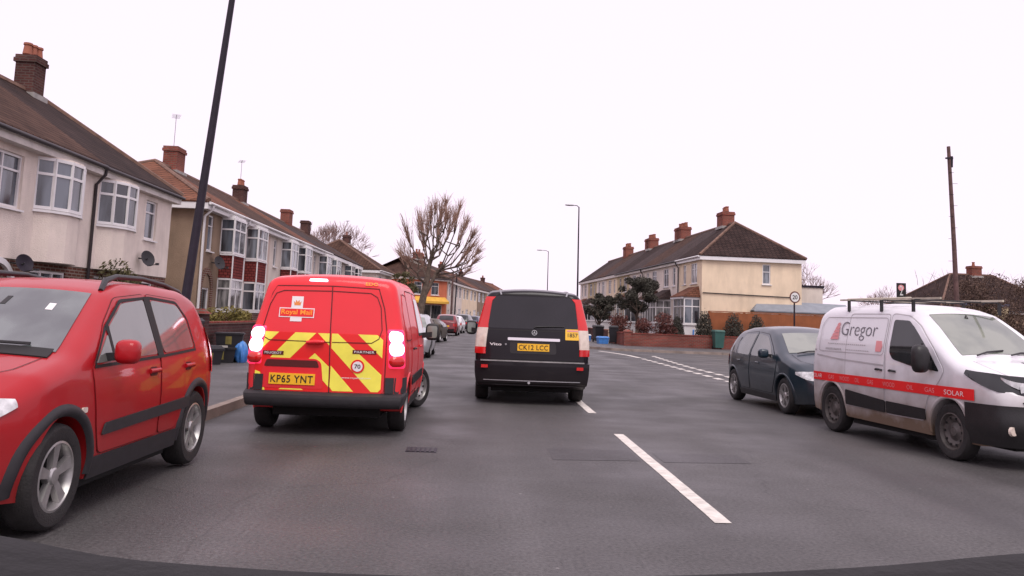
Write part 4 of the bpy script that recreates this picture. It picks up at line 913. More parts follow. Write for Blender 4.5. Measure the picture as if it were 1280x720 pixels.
# ------------------------------------------------------------------ houses
class House:
    """local frame: x along the street (s = distance from the near end), y outward to the street, z up"""
    def __init__(h, name, label, near, far, side, w, wall='white_wall', roof='tile_brown', d=7.2, ze=5.2, zr=7.6, ridge=None, group=None, cat='house', brick=0, ov=.3, fascia='fascia', hipn=0, hipf=0, roofcopy=None, detail=True, brickmat_='brick'):
        near, far = Vector(near), Vector(far); dr = (far-near).normalized()
        h.w = w; h.side = side; h.ov = ov; h.d = d; h.ze = ze; h.zr = zr; h.wallm = wall; h.detail = detail
        o = near if side == 'R' else near+dr*w
        ang = math.atan2(dr.y, dr.x) if side == 'R' else math.atan2(-dr.y, -dr.x)
        # right row: local x along +dir, y outward (to -X); left row: local x against dir, y outward (to +X)
        h.r = empty(name, (o.x, o.y, 0), ang, label, cat, group)
        h.ry = ridge if ridge else d/2; h.holes = []; h.todo = []; h.brick = brick; h.bm_ = brickmat_
        h.hn, h.hf = hipn, hipf; h.roofm = roof; h.fas = fascia
    def X(h, s): return s if h.side == 'R' else h.w-s
    def panel(h, mb, u0, u1, z0, z1, holes, v, dep, P):
        us = sorted({u0, u1, *[q for a in holes for q in a[:2] if u0 < q < u1]}); zs = sorted({z0, z1, *[q for a in holes for q in a[2:4] if z0 < q < z1]})
        for a, b in zip(us, us[1:]):
            for c, e in zip(zs, zs[1:]):
                mu, mz = (a+b)/2, (c+e)/2
                if any(q[0] < mu < q[1] and q[2] < mz < q[3] for q in holes): continue
                mb.quad(P(a, v, c), P(b, v, c), P(b, v, e), P(a, v, e))
        for q in holes:
            a, b, c, e = max(q[0], u0), min(q[1], u1), max(q[2], z0), min(q[3], z1)
            if c >= e: continue
            mb.quad(P(a, v, c), P(a, v-dep, c), P(a, v-dep, e), P(a, v, e)); mb.quad(P(b, v, c), P(b, v-dep, c), P(b, v-dep, e), P(b, v, e))
            mb.quad(P(a, v, e), P(b, v, e), P(b, v-dep, e), P(a, v-dep, e)); mb.quad(P(a, v, c), P(b, v, c), P(b, v-dep, c), P(a, v-dep, c))
    def window(h, s0, s1, z0, z1, n=2, trans=.7, glass='glassH', P=None, face='front', frame='upvc', sill=True):
        a, b = sorted((h.X(s0), h.X(s1))) if face == 'front' else (s0, s1)
        if glass == 'glassH': glass = random.choice(['glassH', 'glassM', 'glassM', 'curtain', 'glassL'])
        h.holes.append((face, a, b, z0, z1)); h.todo.append((a, b, z0, z1, n, trans, glass, face, frame, sill))
    def PF(h, face):
        if face == 'front': return lambda u, v, z: (u, v, z)
        e = 0 if h.side == 'R' else h.w; sg = -1 if h.side == 'R' else 1     # the near end wall
        return lambda u, v, z: (e+sg*v, -u, z)                                # u = distance back from the front
    def finish(h):
        fr = [q[1:] for q in h.holes if q[0] == 'front']; sd = [q[1:] for q in h.holes if q[0] == 'side']
        P = h.PF('front'); Q = h.PF('side'); w, d = h.w, h.d; e = 0 if h.side == 'R' else w; o = w-e
        wm = MB(); z0 = h.brick
        if z0:
            bb = MB(); h.panel(bb, 0, w, 0, z0, fr, 0, .10, P); h.panel(bb, 0, d, 0, z0, sd, 0, .10, Q); bb.build('brick_base', h.bm_, h.r)
        h.panel(wm, 0, w, z0, h.ze, fr, .025 if z0 else 0, .125 if z0 else .10, P)
        if z0: wm.quad((0, 0, z0), (w, 0, z0), (w, .025, z0), (0, .025, z0))
        h.panel(wm, 0, d, z0, h.ze, sd, 0, .10, Q)
        wm.quad((o, 0, 0), (o, -d, 0), (o, -d, h.ze), (o, 0, h.ze)); wm.quad((0, -d, 0), (w, -d, 0), (w, -d, h.ze), (0, -d, h.ze))
        wm.quad((e, 0, h.ze), (e, -h.ry, h.zr-.12), (e, -d, h.ze), (e, -d+.01, h.ze)) if not h.hn else None
        wm.build('wall', h.wallm, h.r)
        for (a, b, z0_, z1_, n, tr, gl, face, fm, sill) in h.todo:
            P_ = h.PF(face); v = -.085
            wp = MB().quad(P_(a, v, z0_), P_(b, v, z0_), P_(b, v, z1_), P_(a, v, z1_)).build('window', gl, h.r)
            h.frame_bars(wp, lambda u, vv, z: P_(u, vv+v, z), a, b, z0_, z1_, n, tr, fm)
            if sill and h.detail:
                s = MB(); s.hexa([P_(a-.06, -.02, z0_-.06), P_(b+.06, -.02, z0_-.06), P_(b+.06, .09, z0_-.06), P_(a-.06, .09, z0_-.06)],
                                 [P_(a-.06, -.02, z0_-.003), P_(b+.06, -.02, z0_-.003), P_(b+.06, .09, z0_-.02), P_(a-.06, .09, z0_-.02)]); s.build('sill', fm, wp)
        h.roof()
        return h.r
    def frame_bars(h, parent, P, a, b, z0, z1, n, tr, m, t=.055):
        mb = MB()
        def bar(u0, u1, c0, c1, dp=.05):
            mb.hexa([P(u0, .002, c0), P(u1, .002, c0), P(u1, dp, c0), P(u0, dp, c0)], [P(u0, .002, c1), P(u1, .002, c1), P(u1, dp, c1), P(u0, dp, c1)])
        bar(a, a+t, z0, z1); bar(b-t, b, z0, z1); bar(a+t, b-t, z0, z0+t); bar(a+t, b-t, z1-t, z1)
        for i in range(1, n): c = a+(b-a)*i/n; bar(c-t*.45, c+t*.45, z0+t, z1-t, .045)
        if tr: c = z0+(z1-z0)*tr; bar(a+t, b-t, c-t*.4, c+t*.4, .04)
        return mb.build('frame', m, parent)
    def slope_z(h, y):   # roof height at local y
        k = (h.zr-h.ze)/(h.ry+h.ov)
        if y > -h.ry: return h.ze+(h.ov-y)*k
        return h.zr-(-h.ry-y)*(h.zr-h.ze)/(h.d-h.ry+h.ov)
    def roof(h):
        w, d, ov = h.w, h.d, h.ov; hn, hf = h.hn, h.hf
        x0h, x1h = (hn, hf) if h.side == 'R' else (hf, hn)      # hip length at low x and at high x
        xa = -ov if x0h else 0; xb = w+ov if x1h else w
        ra = x0h if x0h else 0; rb = w-x1h if x1h else w
        ze, zr = h.ze, h.zr; t = .07
        A, B = (xa, ov, ze), (xb, ov, ze); C, D = (xb, -d-ov, ze), (xa, -d-ov, ze); E, F = (ra, -h.ry, zr), (rb, -h.ry, zr)
        top = [A, B, C, D, E, F]; low = [(p[0], p[1], p[2]-t) for p in top]
        mb = MB(); fs = [(0, 1, 5, 4), (2, 3, 4, 5), (1, 2, 5), (3, 0, 4)]
        mb.add(top+low, fs+[tuple(6+i for i in f)[::-1] for f in fs]+[(0, 1, 7, 6), (1, 2, 8, 7), (2, 3, 9, 8), (3, 0, 6, 9)])
        rf = mb.build('roof', h.roofm, h.r)
        rt = MB().tube([(E[0], E[1], zr-.01), (F[0], F[1], zr-.01)], .10, 6)
        if x0h: rt.tube([E, A], .09, 6).tube([E, D], .09, 6)
        if x1h: rt.tube([F, B], .09, 6).tube([F, C], .09, 6)
        rt.build('ridge_tiles', 'ridge_tile', rf)
        fa = MB(); fa.box(xa+.01, xb-.01, ov-.05, ov-.02, ze-.30, ze-.075).box(xa+.01, xb-.01, .001, ov-.05, ze-.30, ze-.27)
        e = xa if h.side == 'R' else xb
        if (x0h if h.side == 'R' else x1h):
            s = 1 if h.side == 'R' else -1
            x_in, x_out = e+s*.05, e+s*.02; x2 = e+s*(ov-.001)
            fa.box(min(x_in, x_out), max(x_in, x_out), -d-ov+.05, ov-.052, ze-.30, ze-.075); fa.box(min(x_in, x2), max(x_in, x2), -d, -.003, ze-.302, ze-.272)
        fa.build('fascia', h.fas, rf)
        if h.detail:
            MB().tube([(xa, ov+.055, ze-.10), (xb, ov+.055, ze-.10)], .055, 8).build('gutter', 'gutter' if h.fas != 'upvc' else 'upvc', rf, smooth=60)
        h.rf = rf
    def chimney(h, s, w=.95, dd=.6, ht=1.0, pots=3, m='chim_brick', y=None, potm='pot', aerial=False):
        x = h.X(s); y = -h.ry if y is None else y; z0 = h.slope_z(y-dd/2 if y > -h.ry else y)-.5; z1 = h.zr+ht-.0 if y == -h.ry else h.slope_z(y)+ht
        mb = MB().box(x-w/2, x+w/2, y-dd/2, y+dd/2, z0, z1-.22).box(x-w/2-.05, x+w/2+.05, y-dd/2-.05, y+dd/2+.05, z1-.22, z1-.10).box(x-w/2-.02, x+w/2+.02, y-dd/2-.02, y+dd/2+.02, z1-.10, z1)
        c = mb.build('chimney', m, h.rf)
        for i in range(pots):
            px = x-w/2+w*(i+.5)/pots
            MB().lathe([(.10, z1), (.13, z1+.03), (.10, z1+.28), (.125, z1+.30), (.12, z1+.36), (.08, z1+.36), (.07, z1+.1)], c=(px, y+random.uniform(-.08, .08), 0), n=12).build('chimney_pot', potm, c, smooth=40)
        if h.detail: MB().box(x-w/2-.09, x+w/2+.09, y-dd/2-.09, y+dd/2+.09, z1-ht-.28 if y == -h.ry else z1-ht-.1, z1-ht-.10 if y == -h.ry else z1-ht+.02).build('flashing', 'lead', c)
        if aerial: aerial_(c, (x+w*.3, y+.05, z1))
        return c
    def bay(h, pts, bands, sill=True, roof=None, frame='upvc', mull=1, wallm=None):
        """pts: [(s, v), ...] round the bay; bands: (z0, z1, kind, glass)"""
        P = [(h.X(s), v) for s, v in pts]
        top = max(b[1] for b in bands)
        for z0, z1, kind, *rest in bands:
            if kind == 'window':
                gl = random.choice(['glassH', 'glassM', 'glassM', 'glassL']); mb = MB()
                for a, b in zip(P, P[1:]): mb.quad((*a, z0), (*b, z0), (*b, z1), (*a, z1))
                wn = mb.build('window', gl, h.r); fm = MB(); t = .06
                for i, p in enumerate(P):
                    fm.box(p[0]-t/2, p[0]+t/2, p[1]-t/2, p[1]+t/2+.005, z0, z1)
                zt = z0+(z1-z0)*.68
                for a, b in zip(P, P[1:]):
                    A, B = Vector(a), Vector(b); dr = (B-A); L_ = dr.length; dr.normalize(); n = Vector((-dr.y, dr.x))
                    if n.y < 0: n = -n
                    if abs(dr.x) < .3: n = Vector((1 if a[0] > sum(q[0] for q in P)/len(P) else -1, 0))
                    def bar(t0, t1, c0, c1, dp):
                        q0, q1 = A+dr*t0, A+dr*t1
                        fm.hexa([(*q0, c0), (*q1, c0), (*(q1+n*dp), c0), (*(q0+n*dp), c0)], [(*q0, c1), (*q1, c1), (*(q1+n*dp), c1), (*(q0+n*dp), c1)])
                    bar(.02, L_-.02, z0+.001, z0+.07, .030); bar(.02, L_-.02, z1-.07, z1-.001, .030); bar(.02, L_-.02, zt-.03, zt+.03, .026)
                    if L_ > .8 and mull:
                        k = 2 if L_ < 1.6 else 3
                        for i in range(1, k): bar(L_*i/k-.025, L_*i/k+.025, z0+.07, z1-.07, .022)
                fm.build('frame', frame, wn)
                if sill:
                    sm_ = MB()
                    for a, b in zip(P, P[1:]):
                        c_ = Vector((sum(q[0] for q in P)/len(P), 0)); ex = lambda p: ((Vector(p)-c_)*1.06+c_)
                        A, B = ex(a), ex(b); sm_.hexa([(*a, z0-.07), (*b, z0-.07), (B.x, B.y+.03, z0-.07), (A.x, A.y+.03, z0-.07)], [(*a, z0-.004), (*b, z0-.004), (B.x, B.y+.03, z0-.02), (A.x, A.y+.03, z0-.02)])
                    sm_.build('sill', frame, wn)
            else:
                mm = {'wall': wallm or h.wallm, 'tile': 'tile_hang', 'brick': h.bm_, 'panel': 'upvc'}[kind]
                o_ = .012 if kind == 'tile' else 0; mb = MB()
                for a, b in zip(P, P[1:]):
                    mb.quad((a[0], a[1]+o_, z0), (b[0], b[1]+o_, z0), (b[0], b[1]+o_, z1), (a[0], a[1]+o_, z1))
                mb.add([(p[0], p[1]+o_, z0) for p in P], [tuple(range(len(P)))])
                mb.build({'wall': 'bay_wall', 'tile': 'hung_tiles', 'brick': 'bay_wall', 'panel': 'bay_panel'}[kind], mm, h.r)
                if kind == 'tile':
                    for p in P[1:-1]: MB().tube([(p[0], p[1]+.02, z0), (p[0], p[1]+.02, z1)], .03, 5).build('corner_strip', 'upvc', h.r)
        if roof:
            zb, zt_ = roof; mb = MB(); xs = sorted(p[0] for p in P); v = max(p[1] for p in P); a, b = xs[0]-.12, xs[-1]+.12
            vs = [(a, 0, zb), (a, v+.14, zb), (b, v+.14, zb), (b, 0, zb), (a+.35*(1), 0, zt_), (b-.35, 0, zt_)]
            vs += [(x, y, z-.05) for x, y, z in vs]
            mb.add(vs, [(0, 1, 4), (1, 2, 5, 4), (2, 3, 5), (6, 7, 8, 9), (0, 1, 7, 6), (1, 2, 8, 7), (2, 3, 9, 8)])
            br = mb.build('bay_roof', h.roofm if h.roofm != 'tile_dark' else 'tile_red', h.r)
            MB().box(a+.02, b-.02, v+.09, v+.125, zb-.16, zb-.052).build('fascia', 'upvc', br)
    def downpipe(h, s, z1=None, m='gutter', r=.04, v=.07, z0=0):
        x = h.X(s); z1 = z1 or h.ze-.15
        MB().tube([(x, h.ov+.05, z1+.03), (x, h.ov+.03, z1-.12), (x, v, z1-.38), (x, v, z0)], r, 8).build('downpipe', m, h.r, smooth=60)
    def dish(h, s, z, m='greyplastic', rad=.30, face='front', yaw=0):
        P = h.PF(face); c = P(h.X(s) if face == 'front' else s, .30, z)
        mb = MB(); prof = [(.001, -.06), (rad*.5, -.045), (rad*.85, -.012), (rad, 0)]
        mb.lathe(prof, c=(0, 0, 0), n=20, axis='Y')
        rot = Matrix.Rotation(R(-28), 3, 'Z') @ Matrix.Rotation(R(18), 3, 'X')
        mb.v = [tuple(Vector(c)+rot@Vector(p)) for p in mb.v]
        o = mb.build('satellite_dish', m, h.r, smooth=60)
        b0 = P(h.X(s) if face == 'front' else s, 0, z); MB().tube([b0, (b0[0], c[1]-.03, z-.03), c], .02, 6).tube([(c[0], c[1], c[2]-rad*.9), (c[0]+.12, c[1]+.32, c[2]-rad*.7)], .012, 5).box(c[0]+.08, c[0]+.16, c[1]+.28, c[1]+.36, c[2]-rad*.8, c[2]-rad*.55).build('dish_arm', 'greyplastic', o)
def aerial_(parent, p, h_=1.4, n=6, yaw=.4):
    x, y, z = p; mb = MB().tube([(x, y, z-.3), (x, y, z+h_)], .016, 5)
    c, s = math.cos(yaw), math.sin(yaw); L_ = .8
    mb.tube([(x-c*L_/2, y-s*L_/2, z+h_-.05), (x+c*L_/2, y+s*L_/2, z+h_-.05)], .011, 4)
    for i in range(n):
        t = -L_/2+L_*i/(n-1); q = .16+.03*(i % 2); cx, cy = x+c*t, y+s*t
        mb.tube([(cx+s*q, cy-c*q, z+h_-.05), (cx-s*q, cy+c*q, z+h_-.05)], .008, 4)
    return mb.build('aerial', 'metal', parent)

# ------------------------------------------------------------------ ground
def poly(pts, z, name, m, kind='structure', h=0):
    mb = MB()
    if h:
        n = len(pts); mb.add([(x, y, z) for x, y in pts]+[(x, y, z-h) for x, y in pts], [tuple(range(n))]+[(i, (i+1) % n, n+(i+1) % n, n+i) for i in range(n)])
    else: mb.add([(x, y, z) for x, y in pts], [tuple(range(len(pts)))])
    o = mb.build(name, m); o['kind'] = kind; return o
def curve(c, r, a0, a1, n=8): return [(c[0]+r*math.cos(R(a0+(a1-a0)*i/n)), c[1]+r*math.sin(R(a0+(a1-a0)*i/n))) for i in range(n+1)]
poly([(-900, -60), (900, -60), (900, 1800), (-900, 1800)], -.012, 'ground', 'soil')
poly([(-14, -30), (60, -30), (60, 60), (30, 200), (-14, 200)], 0, 'road', 'asphalt')
LK = [(-3.44, -30), (-3.44, 68), (-3.0, 80), (-1.6, 95), (1.0, 120), (6.5, 165), (12, 210)]
poly(LK[::1]+[(6, 210), (0, 165), (-4, 120), (-7, 95), (-6.55, 80), (-6.55, -30)], .115, 'pavement_left', 'pave', h=.2)
RK = [(60, 40.6), (13, 41.0), (8.5, 41.2), (6.6, 42), (5.6, 43.6), (5.2, 46), (5.4, 70), (6.2, 95), (8.5, 125), (13, 165)]
poly(RK+[(16, 165), (11.5, 125), (8.4, 95), (8.2, 47.1), (60, 47.1)], .115, 'pavement_right', 'pave', h=.2)
RN = [(7.08, -30), (7.08, 17.0)]+[(7.08+5-5*math.cos(R(a)), 17.0+5*math.sin(R(a))) for a in range(10, 91, 10)]+[(60, 22.3)]
poly(RN+[(60, 19.8), (14, 19.8), (10.5, 17), (9.3, 14), (9.1, -30)][:], .115, 'pavement_near', 'pave', h=.2)
def kerb(pts, name):
    """row of kerb stones"""
    mb = MB(); ps = [Vector(p) for p in pts]; L_ = 0; n = len(ps)
    d = [(ps[min(i+1, n-1)]-ps[max(i-1, 0)]).normalized() for i in range(n)]
    for i in range(n-1):
        a, b = ps[i], ps[i+1]; seg = (b-a).length; k = max(1, int(seg/.92)); k = min(k, 90)
        for j in range(k):
            t0, t1 = j/k, (j+1)/k-.012/seg; p, q = a.lerp(b, t0), a.lerp(b, t1); n0 = Vector((-(d[i].y*(1-t0)+d[i+1].y*t0), d[i].x*(1-t0)+d[i+1].x*t0)); n1 = Vector((-(d[i].y*(1-t1)+d[i+1].y*t1), d[i].x*(1-t1)+d[i+1].x*t1))
            e = .07; z = .121+random.uniform(-.004, .004)
            mb.hexa([(*(p-n0*e), -.02), (*(q-n1*e), -.02), (*(q+n1*e), -.02), (*(p+n0*e), -.02)], [(*(p-n0*(e-.015)), z), (*(q-n1*(e-.015)), z), (*(q+n1*e), z), (*(p+n0*e), z)])
    o = mb.build(name, 'kerb'); o['kind'] = 'structure'; return o
kerb(LK[:6], 'kerb_left'); kerb(RK, 'kerb_right'); kerb(RN, 'kerb_near')
def dashes(name, segs, wd=.11):
    mb = MB()
    for (x0, y0), (x1, y1) in segs:
        a, b = Vector((x0, y0)), Vector((x1, y1)); t = (b-a).normalized(); n = Vector((-t.y, t.x))*wd/2
        k = max(2, int((b-a).length/.25)); vs = []
        for i in range(k+1):
            p = a.lerp(b, i/k); j = random.uniform(-.006, .006); vs += [(*(p+n*(1+j*8)), .004), (*(p-n*(1-j*8)), .004)]
        mb.add(vs, [(2*i, 2*i+1, 2*i+3, 2*i+2) for i in range(k)])
    o = mb.build(name, 'line'); o['kind'] = 'structure'; return o
dashes('road_markings', [((1.82, 6.22+i*6.6), (1.82, 10.86+i*6.6)) if i < 1 else ((1.80, 13.2+(i-1)*6.2), (1.80, 17.3+(i-1)*6.2)) for i in range(12)], .125)
g1 = [(6.75, 16), (6.45, 22), (6.45, 26), (6.5, 31), (6.53, 34)]; g2 = [(7.0, 19), (7.02, 24.2), (7.05, 28), (7.2, 31), (7.4, 34.2), (7.6, 37)]
def along(pts, mark, gap):
    out_ = []; ps = [Vector(p) for p in pts]; cum = [0]
    for a, b in zip(ps, ps[1:]): cum.append(cum[-1]+(b-a).length)
    def at(s):
        for i in range(len(ps)-1):
            if s <= cum[i+1]: return ps[i].lerp(ps[i+1], (s-cum[i])/(cum[i+1]-cum[i]))
        return ps[-1]
    s = 0
    while s+mark < cum[-1]: out_.append((tuple(at(s)), tuple(at(s+mark)))); s += mark+gap
    return out_
dashes('give_way_markings', along(g1, .60, .46)+along(g2, .60, .46)+[((6.54, 34.3), (6.45, 36.6)), ((6.45, 36.64), (6.1, 38.9)), ((6.1, 38.94), (5.75, 40.4))], .2)
dashes('parking_bay_markings', [((-2.0, 57.5), (-1.2, 57.5)), ((-1.9, 66.5), (-1.3, 66.5))], .14)
mb = MB()
for i, (x0, x1, y0, y1) in enumerate(((.80, 1.72, 8.75, 9.5), (1.95, 2.9, 8.8, 9.4))):
    mb.add([(x0, y0, .0025), (x1, y0+.1*(x1-x0), .0025), (x1, y1+.05, .0025), (x0, y1, .0025)], [(0, 1, 2, 3)])
o = mb.build('reflection_band', 'patch'); o['kind'] = 'structure'  # dark band of the windscreen reflection, painted as quads on the road
# drain cover
dc = empty('drain_cover', (-.56, 9.12, 0), 0, 'dark rectangular iron drain cover set in the road near the front', 'drain cover')
MB().box(-.16, .16, -.15, .15, -.01, .005).build('frame', 'darkmetal', dc); g = MB()
for i in range(6): g.box(-.145+.050*i, -.115+.050*i, -.13, .13, .005, .010)
g.build('grating', 'binblack', dc)

# ------------------------------------------------------------------ left side: cream pair
GL = 'pair of cream houses on the left'
def leftunit(name, label, y0, w, **k): return House(name, label, (-10, y0), (-10, y0+w), 'L', w, **k)
A2 = leftunit('cream_house', 'cream roughcast house with satellite dish and hipped end, second house on the left', 21.5, 5.5, wall='cream_wall', roof='tile_dark', d=7.2, ze=4.95, zr=7.45, ridge=3.4, brick=2.28, hipn=0, hipf=2.0, group=GL, ov=.25)
A1 = leftunit('cream_house', 'cream roughcast house with arched brick porch and lighter brown roof, nearest on the left', 14.0, 7.5, wall='cream_wall', roof='tile_brown', d=7.2, ze=4.95, zr=7.45, ridge=3.4, brick=2.28, group=GL)
def curved(s0, s1, dp): return [(s0, 0), (s0+(s1-s0)*.14, dp*.62), (s0+(s1-s0)*.36, dp), (s0+(s1-s0)*.64, dp), (s0+(s1-s0)*.86, dp*.62), (s1, 0)]
for h, q0, q1, f0, f1 in ((A1, 4.85, 6.75, 2.9, 4.3), (A2, .45, 2.45, 3.5, 4.35)):
    h.bay(curved(q0, q1, .45), [(2.28, 3.45, 'wall'), (3.45, 4.62, 'window'), (4.62, 4.66, 'wall')], mull=0)
    h.window(f0, f1, 3.35, 4.5, n=1 if h is A2 else 2)
    h.window(q0+.15, q1-.15, 1.25, 2.1, n=3, trans=0)
A1.window(2.3, 3.3, .1, 2.1, n=1, trans=0, glass='glassD'); A2.window(3.6, 4.5, .1, 2.1, n=1, trans=0, glass='glassD')
mb = MB()
for i in range(13):
    a0, a1 = math.pi*i/13, math.pi*(i+1)/13; cx = A1.X(3.6)
    P_ = lambda a, q, y: (cx+q*math.cos(a), y, 1.55+q*math.sin(a))
    mb.hexa([P_(a0, .62, .005), P_(a1, .62, .005), P_(a1, .62, .09), P_(a0, .62, .09)], [P_(a0, .74, .005), P_(a1, .74, .005), P_(a1, .74, .09), P_(a0, .74, .09)])
A1.finish(); A2.finish(); mb.build('porch_arch', 'upvc', A1.r)
A2.downpipe(.12); A2.dish(3.25, 2.75, rad=.24); A1.dish(4.2, 2.2, m='darkmetal', rad=.2)
A2.chimney(2.9, w=.62, dd=.55, ht=1.02, m='chim_dark', pots=3, aerial=False)
# ------------------------------------------------------------------ left side: long row
GB = 'row of bay windowed terraced houses on the left'
specs = [('brown pebbledash end house with red hung tiles between its bays, behind the dark lamp column', 'brown_wall', 'tile_red'),
         ('terraced house with pink render and leaded white bay, directly behind the red postal van', 'pink_wall', 'tile_brown'),
         ('third terraced house along the left row, pale rendered wall', 'white_wall', 'tile_brown'),
         ('fourth terraced house along the left row, beside the second pair of chimneys', 'white_wall', 'tile_red'),
         ('fifth terraced house along the left row, small above the postal van roof', 'white_wall', 'tile_grey'),
         ('sixth terraced house along the left row', 'tan_wall', 'tile_grey'),
         ('seventh terraced house along the left row', 'white_wall', 'tile_brown'),
         ('last terraced house of the left row before the hipped cream house', 'white_wall', 'tile_grey')]
y = 30.0; UW = 4.9; lefts = []
for i, (lab, wl, rf) in enumerate(specs):
    h = leftunit('terraced_house', lab, y+i*UW, UW, wall=wl, roof=rf, d=7.4, ze=5.15, zr=7.35, ridge=3.7, hipn=4.85 if i == 0 else 0, group=GB, fascia='upvc', detail=i < 5)
    m_ = i % 2
    def S(s): return s if m_ == 0 else UW-s
    bp_ = [(S(2.3), 0), (S(2.3), .5), (S(3.8), .5), (S(4.1), 0)] if m_ == 0 else [(S(3.9), 0), (S(3.9), .5), (S(2.4), .5), (S(2.1), 0)]
    if m_: bp_ = [(UW-q+ (0), v) for q, v in [(4.0, 0), (4.0, .5), (2.5, .5), (2.2, 0)]]
    h.bay(bp_, [(0, 1.30, 'brick'), (1.30, 2.52, 'window'), (2.52, 3.46, 'tile'), (3.46, 4.82, 'window'), (4.82, 4.92, 'panel')], mull=1)
    a, b = sorted((S(.75), S(1.35)))
    h.window(a, b, 3.45, 4.75, n=1)
    a, b = sorted((S(.5), S(1.4)))
    h.window(a, b, .1, 2.1, n=1, trans=0, glass='glassD', sill=False)
    h.finish(); lefts.append(h)
    if i == 0:
        ar = MB()
        for k in range(13):
            a0, a1 = math.pi*k/13, math.pi*(k+1)/13; cx = h.X(.95); P_ = lambda a, q, y_: (cx+q*math.cos(a), y_, 2.05+q*math.sin(a)*1.1)
            ar.hexa([P_(a0, .5, .005), P_(a1, .5, .005), P_(a1, .5, .05), P_(a0, .5, .05)], [P_(a0, .72, .005), P_(a1, .72, .005), P_(a1, .72, .05), P_(a0, .72, .05)])
        ar.box(cx-.72, cx-.5, .005, .05, 0, 2.05).box(cx+.5, cx+.72, .005, .05, 0, 2.05); ar.build('porch_arch', 'brick', h.r)
        h.downpipe(.10, m='upvc', r=.05); h.dish(1.45, 3.05, rad=.26)
    if i == 1: h.downpipe(.02, m='upvc')
    if i % 2 == 0: pass
lefts[1].chimney(2.0, w=1.0, ht=.95, pots=0, m='chim_brick', aerial=True)
lefts[0].chimney(4.0+2.9, w=.01, ht=.2, pots=0) if False else None
lefts[3].chimney(2.4, w=.85, ht=.85, pots=3, m='chim_dark', aerial=True)
lefts[5].chimney(4.0, w=1.1, ht=.95, pots=0, m='chim_brick'); lefts[7].chimney(.6, w=1.0, ht=.9, pots=0, m='chim_dark')
# hipped house beyond
hc = House('hipped_house', 'cream house with plain brown hipped roof at the far end of the left row', (-9.2, 74), (-8.6, 84), 'L', 8, wall='cream_wall', roof='tile_brown', d=8.5, ze=5.2, zr=8.0, hipn=3.5, hipf=3.5, fascia='upvc', ov=.35)
hc.window(1.2, 2.6, 3.5, 4.7); hc.window(4.8, 6.4, 3.5, 4.7); hc.window(1.2, 2.8, 1, 2.4); hc.window(5.2, 5.9, 3.6, 4.6, n=1, face='side', trans=.6)
hc.window(2.0, 2.5, 3.9, 4.8, n=1, face='side', trans=0, glass='glassD'); hc.finish(); hc.chimney(6.5, ht=.7, pots=1, m='chim_dark', aerial=True)
# far houses where the road bends right
sh = House('corner_shop', 'orange rendered corner shop with yellow awning and dark shop window, behind the bare tree', (-7.6, 86), (-3.6, 89.5), 'L', 5.3, wall='orange_wall', roof='tile_brown', d=9, ze=5.3, zr=7.6, hipn=3.5, hipf=3, ov=.3, cat='shop')
sh.window(1.0, 1.8, 3.6, 4.9, n=2, face='side', trans=0); sh.window(3.5, 4.3, 3.6, 4.9, n=1, face='side', trans=0)
sh.window(.6, 4.7, .7, 2.5, n=3, trans=0, glass='glassD', sill=False); sh.window(1.0, 2.0, 3.5, 4.8, n=1); sh.window(3.2, 4.2, 3.5, 4.8, n=1)
sh.window(.3, 3.6, .6, 2.5, n=2, face='side', trans=0, glass='glassD', sill=False)
sh.finish()
aw = MB()
Q = sh.PF('side'); aw.hexa([Q(.1, .02, 2.75), Q(4.2, .02, 2.75), Q(4.2, 1.1, 2.62), Q(.1, 1.1, 2.62)], [Q(.1, .02, 3.3), Q(4.2, .02, 3.3), Q(4.2, 1.1, 2.85), Q(.1, 1.1, 2.85)])
aw.build('awning', 'yellow_awn', sh.r)
aw = MB().hexa([(.2, .02, 2.75), (5.1, .02, 2.75), (5.1, .7, 2.62), (.2, .7, 2.62)], [(.2, .02, 3.3), (5.1, .02, 3.3), (5.1, .7, 2.85), (.2, .7, 2.85)]); aw.build('awning', 'yellow_awn', sh.r)
sh.chimney(4.6, ht=.6, pots=2)
FG = 'far terraced houses where the road bends'
fp = [(-3.55, 90), (-3.0, 96.5), (-2.3, 103), (-1.5, 110), (-.5, 117.5), (.7, 125.5), (2.2, 134), (4.0, 143), (6.0, 152)]
fl = ['white rendered house just beyond the corner shop, with narrow front', 'cream house beyond the slim wooden pole in the distance', 'pale yellow house with a dark square upper window in the distance', 'pale yellow house second past the distant dark square window',
      'brown brick house in the far distance beside the black van roof', 'far house mostly hidden by the black van, first of the hidden ones', 'far house hidden by the black van, second of the hidden ones', 'farthest house, hidden behind the black van']
for i, (a, b) in enumerate(zip(fp, fp[1:])):
    w_ = (Vector(b)-Vector(a)).length
    h = House('terraced_house', fl[i], a, b, 'L', w_, wall=['white_wall', 'cream_wall', 'yellow_wall', 'yellow_wall', 'brown_wall', 'tan_wall', 'brown_wall', 'tan_wall'][i], roof=['tile_brown', 'tile_grey', 'tile_brown', 'tile_red'][i % 4], d=8, ze=5.2, zr=7.4, group=FG, detail=False)
    h.window(w_*.15, w_*.4, 3.5, 4.8, n=1, glass='glassD' if i == 2 else 'glassH'); h.window(w_*.6, w_*.85, 3.5, 4.8); h.window(w_*.55, w_*.9, .9, 2.3); h.window(w_*.12, w_*.3, .1, 2.1, n=1, trans=0, glass='glassD')
    h.finish()
    if i % 2: h.chimney(.5, ht=.7, pots=2, m='chim_dark')

